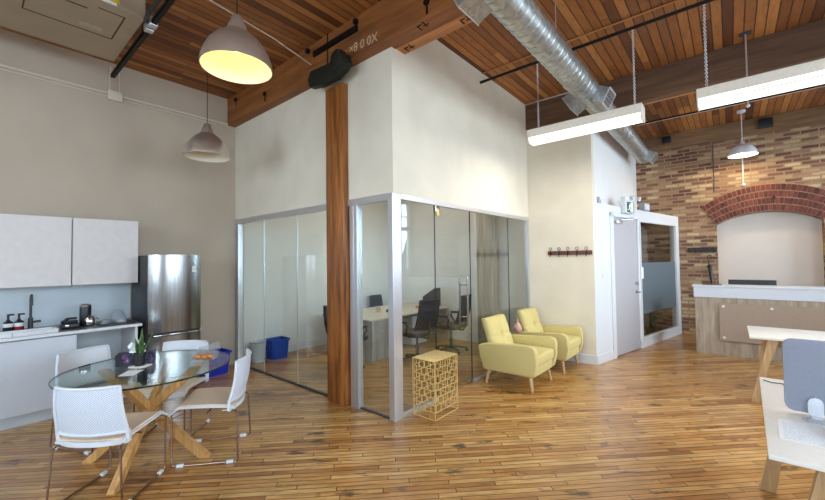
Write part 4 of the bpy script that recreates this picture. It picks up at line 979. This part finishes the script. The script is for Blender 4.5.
# ------------------------------------------------------------------ armchairs, local +y is the front
def make_armchair():
    t = thing('armchair', '', 'armchair')
    # body with arms: side profile swept; arms flare outward
    def arm(sgn):
        b = B(); n = 12
        prof = [(.325, .165), (.355, .20), (.372, .33), (.378, .44), (.365, .50), (.335, .522), (.30, .525), (-.25, .490), (-.33, .475), (-.355, .45), (-.345, .32), (-.30, .175), (-.28, .165)]
        q = [b.b.verts.new((sgn * (.262 + .018 * (z - .16) / .36), y, z)) for y, z in prof]
        w = [b.b.verts.new((sgn * (.318 + .044 * (z - .16) / .36), y, z)) for y, z in prof]; m_ = len(prof)
        f = [b.b.faces.new(q[::-1]), b.b.faces.new(w)] + [b.b.faces.new([q[i], q[(i + 1) % m_], w[(i + 1) % m_], w[i]]) for i in range(m_)]
        b._bev(f, .024, 4); return b.obj('arm', 'yellow', t)
    arm(-1); arm(1)
    B().box(-.268, .268, -.30, .335, .165, .285, .02, 3).obj('seat_base', 'yellow', t)
    # seat cushion, slightly domed
    b = B(); b.box(-.258, .258, -.20, .365, .283, .405, .03, 4)
    for v in b.b.verts:
        if v.co.z > .37: v.co.z += .02 * (1 - (v.co.x / .26) ** 2) * (1 - ((v.co.y - .08) / .29) ** 2)
    b.obj('seat_cushion', 'yellow', t)
    # back: thick tilted pad with a cross of tufting creases
    def bk(u, v, off):
        a = (u - .5) * 2; x = a * (.262 - .012 * v)
        y = -.175 - .155 * v + off; z = .30 + .465 * v
        return x, y, z
    def pad(u, v):
        a = (u - .5) * 2
        cr = 0
        for cx, cz in ((-.0, .52),):
            d1 = abs(abs(a) - 0) ; rr_ = math.hypot(a / 1.0, (v - .55) * 1.7)
            cr = .030 * math.exp(-(rr_ / .14) ** 2) + .010 * math.exp(-(a / .05) ** 2) * (rr_ < 1.0) + .010 * math.exp(-((v - .55) / .035) ** 2)
        edge = .045 * (max(abs(a), abs(2 * v - 1)) ** 8)
        x, y, z = bk(u, v, .075 - cr - edge); return x, y, z
    b = B(); nu, nv = 36, 36
    G = [[b.b.verts.new(pad(i / nu, j / nv)) for j in range(nv + 1)] for i in range(nu + 1)]
    def rear(u, v):
        a = (u - .5) * 2; edge = .03 * (max(abs(a), abs(2 * v - 1)) ** 8); return bk(u, v, -.055 + edge)
    H_ = [[b.b.verts.new(rear(i / nu, j / nv)) for j in range(nv + 1)] for i in range(nu + 1)]
    for i in range(nu):
        for j in range(nv):
            b.b.faces.new([G[i][j], G[i + 1][j], G[i + 1][j + 1], G[i][j + 1]]); b.b.faces.new([H_[i][j], H_[i][j + 1], H_[i + 1][j + 1], H_[i + 1][j]])
    rim = [(i, 0) for i in range(nu)] + [(nu, j) for j in range(nv)] + [(i, nv) for i in range(nu, 0, -1)] + [(0, j) for j in range(nv, 0, -1)]
    for p, q in zip(rim, rim[1:] + rim[:1]): b.b.faces.new([G[q[0]][q[1]], G[p[0]][p[1]], H_[p[0]][p[1]], H_[q[0]][q[1]]])
    b.obj('backrest', 'yellow', t, ang=60)
    x, y, z = pad(.5, .55); B().ball((x, y + .004, z), .012, (1, .6, 1)).obj('button', 'button', t)
    B().box(-.27, .27, -.345, -.27, .165, .46, .02, 3).obj('back_base', 'yellow', t)
    for sx in (-1, 1):
        for sy, yy in ((1, .27), (-1, -.25)):
            B().tube([(sx * .255, yy, .166), (sx * .285, yy + sy * .03, 0)], [.025, .014], 14).obj('leg', 'leg_wood', t)
    return t
a0 = make_armchair()
for i, (x, y, lb) in enumerate(((-2.045, 4.40, 'yellow-green armchair beside the gold cube table'), (-2.005, 5.335, 'yellow-green armchair below the brown hook rail'))):
    c = a0 if i == 0 else copy_tree(a0); c.location = (x, y, 0); c.rotation_euler = (0, 0, -PI / 2); c['label'] = lb; c['group'] = 'pair of armchairs'
t = thing('vase', 'pink bottle vase on the arm between the two armchairs', 'vase', (-2.31, 4.998, .484))
B().lathe([(0, 0), (.034, 0), (.052, .022), (.060, .05), (.052, .08), (.030, .108), (.014, .13), (.011, .168), (.015, .175), (.009, .176), (.007, .13), (0, .12)], n=28).obj('body', 'terracotta', t)

# ------------------------------------------------------------------ gold wire cube table
t = thing('side_table', 'gold wire lattice cube table standing by the glass corner', 'side table', (-2.285, 3.03, 0))
X0, X1, Y0, Y1, HH = -.135, .135, -.19, .19, .552
B().box(X0 - .005, X1 + .005, Y0 - .005, Y1 + .005, HH - .008, HH, .002).obj('tabletop', 'brass', t)
b = B(); w = .0068
for x in (X0, X1):
    for y in (Y0, Y1): b.bar((x, y, 0), (x, y, HH - .008), w, w)
rows = 8
def face(p, q):
    p, q = Vector(p), Vector(q)
    for k in range(rows):
        z0 = (HH - .01) * k / rows; z1 = (HH - .01) * (k + 1) / rows
        b.bar((p.x, p.y, z0 + .003), (q.x, q.y, z0 + .003), w, w)
        n = 4 if abs(p.x - q.x) > .01 else 5
        if k == 0: continue
        for i in range(n):
            s = (i + (.25 if k % 2 else .7)) / n
            if s < .98: c = p.lerp(q, s); b.bar((c.x, c.y, z0), (c.x, c.y, z1), w * .9, w * .9)
for p, q in (((X0, Y0), (X1, Y0)), ((X1, Y0), (X1, Y1)), ((X1, Y1), (X0, Y1)), ((X0, Y1), (X0, Y0))): face((p[0], p[1], 0), (q[0], q[1], 0))
b.obj('lattice', 'brass', t, smooth=False)

# ------------------------------------------------------------------ inside the office
t = thing('office_desk', 'pale double bench desk inside the glass office', 'desk', (0, 0, 0))
for x0, x1 in ((-5.29, -4.724), (-4.718, -4.10)): B().box(x0, x1, 3.87, 5.93, .60, .62, .002).obj('desktop', 'office_desk', t, smooth=False)
B().box(-4.14, -4.11, 3.90, 4.30, 0, .60, .002).obj('side_panel', 'office_panel', t, smooth=False)
B().box(-5.20, -4.14, 3.90, 3.93, 0, .60, .002).obj('end_panel', 'office_panel', t, smooth=False)
B().box(-5.20, -4.14, 5.86, 5.90, 0, .60, .002).obj('end_panel', 'office_panel', t, smooth=False)
B().box(-4.74, -4.70, 3.94, 5.86, .12, .60, .002).obj('center_panel', 'office_panel', t, smooth=False)
B().box(-4.60, -4.30, 5.05, 5.45, 0.02, .52, .004).obj('drawer_unit', 'white_lam', t, smooth=False)
def make_office_chair():
    t = thing('office_chair', '', 'office chair')
    for k in range(5):
        a = 2 * PI * k / 5 + .3; c, s = math.cos(a), math.sin(a)
        B().bar((.03 * c, .03 * s, .085), (.25 * c, .25 * s, .06), .04, .03, bev=.004, w1=.024, h1=.02).obj('base_leg', 'black', t)
        B().cyl((.255 * c - .014 * s, .255 * s + .014 * c, .027), (.255 * c + .014 * s, .255 * s - .014 * c, .027), .026, 14).obj('caster', 'black', t)
    b = B(); b.cyl((0, 0, .05), (0, 0, .22), .026); b.cyl((0, 0, .22), (0, 0, .37), .015); b.box(-.09, .09, -.10, .10, .36, .39, .01); b.obj('gas_column', 'dark_grey', t)
    b = B(); b.box(-.225, .225, -.21, .235, .39, .455, .03, 4); b.obj('seat', 'black', t)
    def bp(u, v):
        a = (u - .5) * 2; w = .215 - .03 * v; return (a * w, -.225 - .09 * v + .035 * a * a - .02 * math.sin(PI * v), .50 + .43 * v)
    B().grid(bp, 10, 12, .004).obj('mesh_back', 'mesh_black', t, 'see-through black mesh')
    loop = [bp(k / 10, 1) for k in range(11)] + [bp(1, 1 - k / 10) for k in range(1, 11)] + [bp(1 - k / 10, 0) for k in range(1, 11)] + [bp(0, k / 10) for k in range(1, 10)]
    loop.append(loop[0]); b = B(); b.tube(loop, .013, 8, cap=False); b.tube([(0, -.06, .375), (0, -.22, .37), (0, -.27, .45), (0, -.275, .62)], .018); b.obj('back_frame', 'black', t)
    for s in (-1, 1):
        b = B(); b.tube([(s * .19, -.05, .39), (s * .27, -.06, .42), (s * .275, -.10, .56), (s * .27, -.05, .605), (s * .27, .12, .60), (s * .27, .14, .55), (s * .235, .03, .42), (s * .19, .03, .39)], .013, 8); b.box(s * .27 - .03, s * .27 + .03, -.08, .13, .605, .625, .006); b.obj('armrest', 'black', t)
    return t
oc = make_office_chair()
for i, (x, y, rz, s, lb) in enumerate(((-3.62, 4.36, PI / 2 - .15, 1, 'black mesh office chair behind the glass nearest the gold cube table'), (-3.56, 5.17, PI / 2 + .12, 1, 'black mesh office chair behind the door pull by the weathered post'),
                               (-5.33, 4.62, -PI / 2, .88, 'black mesh office chair against the left office wall, seen past the door jamb'), (-5.33, 5.40, -PI / 2, .86, 'black mesh office chair behind the desk at the far left'),
                               (-4.20, 3.50, .1, .95, 'black mesh office chair at the desk end mostly hidden by the timber post'))):
    c = oc if i == 0 else copy_tree(oc); c.location = (x, y, 0); c.rotation_euler = (0, 0, rz); c.scale = (s, s, s); c['label'] = lb; c['group'] = 'office chairs at the bench desk'
t = thing('monitor', 'unidentified dark shape built as a screen on the far end of the office desk', 'monitor', (-4.30, 5.62, .6205), math.radians(25))  # dark shape of unknown kind, modelled as a screen on a stand
B().prism([(-.17, .03), (.17, .03), (.17, .37), (.06, .36), (-.17, .20)], 'y', -.015, .015, .004).obj('screen', 'black', t); b = B(); b.cyl((0, .022, .01), (0, .022, .2), .015); b.box(-.09, .09, -.06, .07, 0, .01, .003); b.obj('stand', 'black', t)
t = thing('mug', 'pink and white mug on the office desk', 'mug', (-4.66, 4.58, .6205)); B().lathe([(0, 0), (.033, 0), (.036, .085), (.033, .085), (.030, .006), (0, .006)], n=20).obj('cup', 'terracotta', t); B().torus((.043, 0, .045), .02, .005, 'y', 14, 6).obj('handle', 'terracotta', t)
t = thing('stapler', 'black stapler beside the mug on the office desk', 'stapler', (-4.50, 4.72, .6205), .8)
b = B(); b.box(-.08, .08, -.02, .02, 0, .015, .004); b.bar((-.075, 0, .03), (.08, 0, .055), .03, .025, bev=.006); b.box(-.08, -.05, -.018, .018, .01, .05, .004); b.obj('body', 'black', t)
t = thing('tissue_pyramid', 'white tissues rising from a tan box on the office desk', 'tissue box', (-4.40, 5.42, .6205))
B().box(-.08, .08, -.06, .06, 0, .05, .003).obj('carton', 'leg_wood', t, smooth=False); b = B(); b.lathe([(.05, .05), (.045, .07), (.015, .11), (0, .125)], n=7); b.obj('tissue', 'paper', t, smooth=False)
t = thing('switch_plate', 'small white switch plate on the left office wall', 'switch', (XL, 4.55, 1.2)); B().box(.001, .01, -.04, .04, -.06, .06, .002).obj('plate', 'white_plastic', t); B().box(.01, .014, -.015, .015, -.03, .03, .001).obj('rocker', 'white_trim', t)
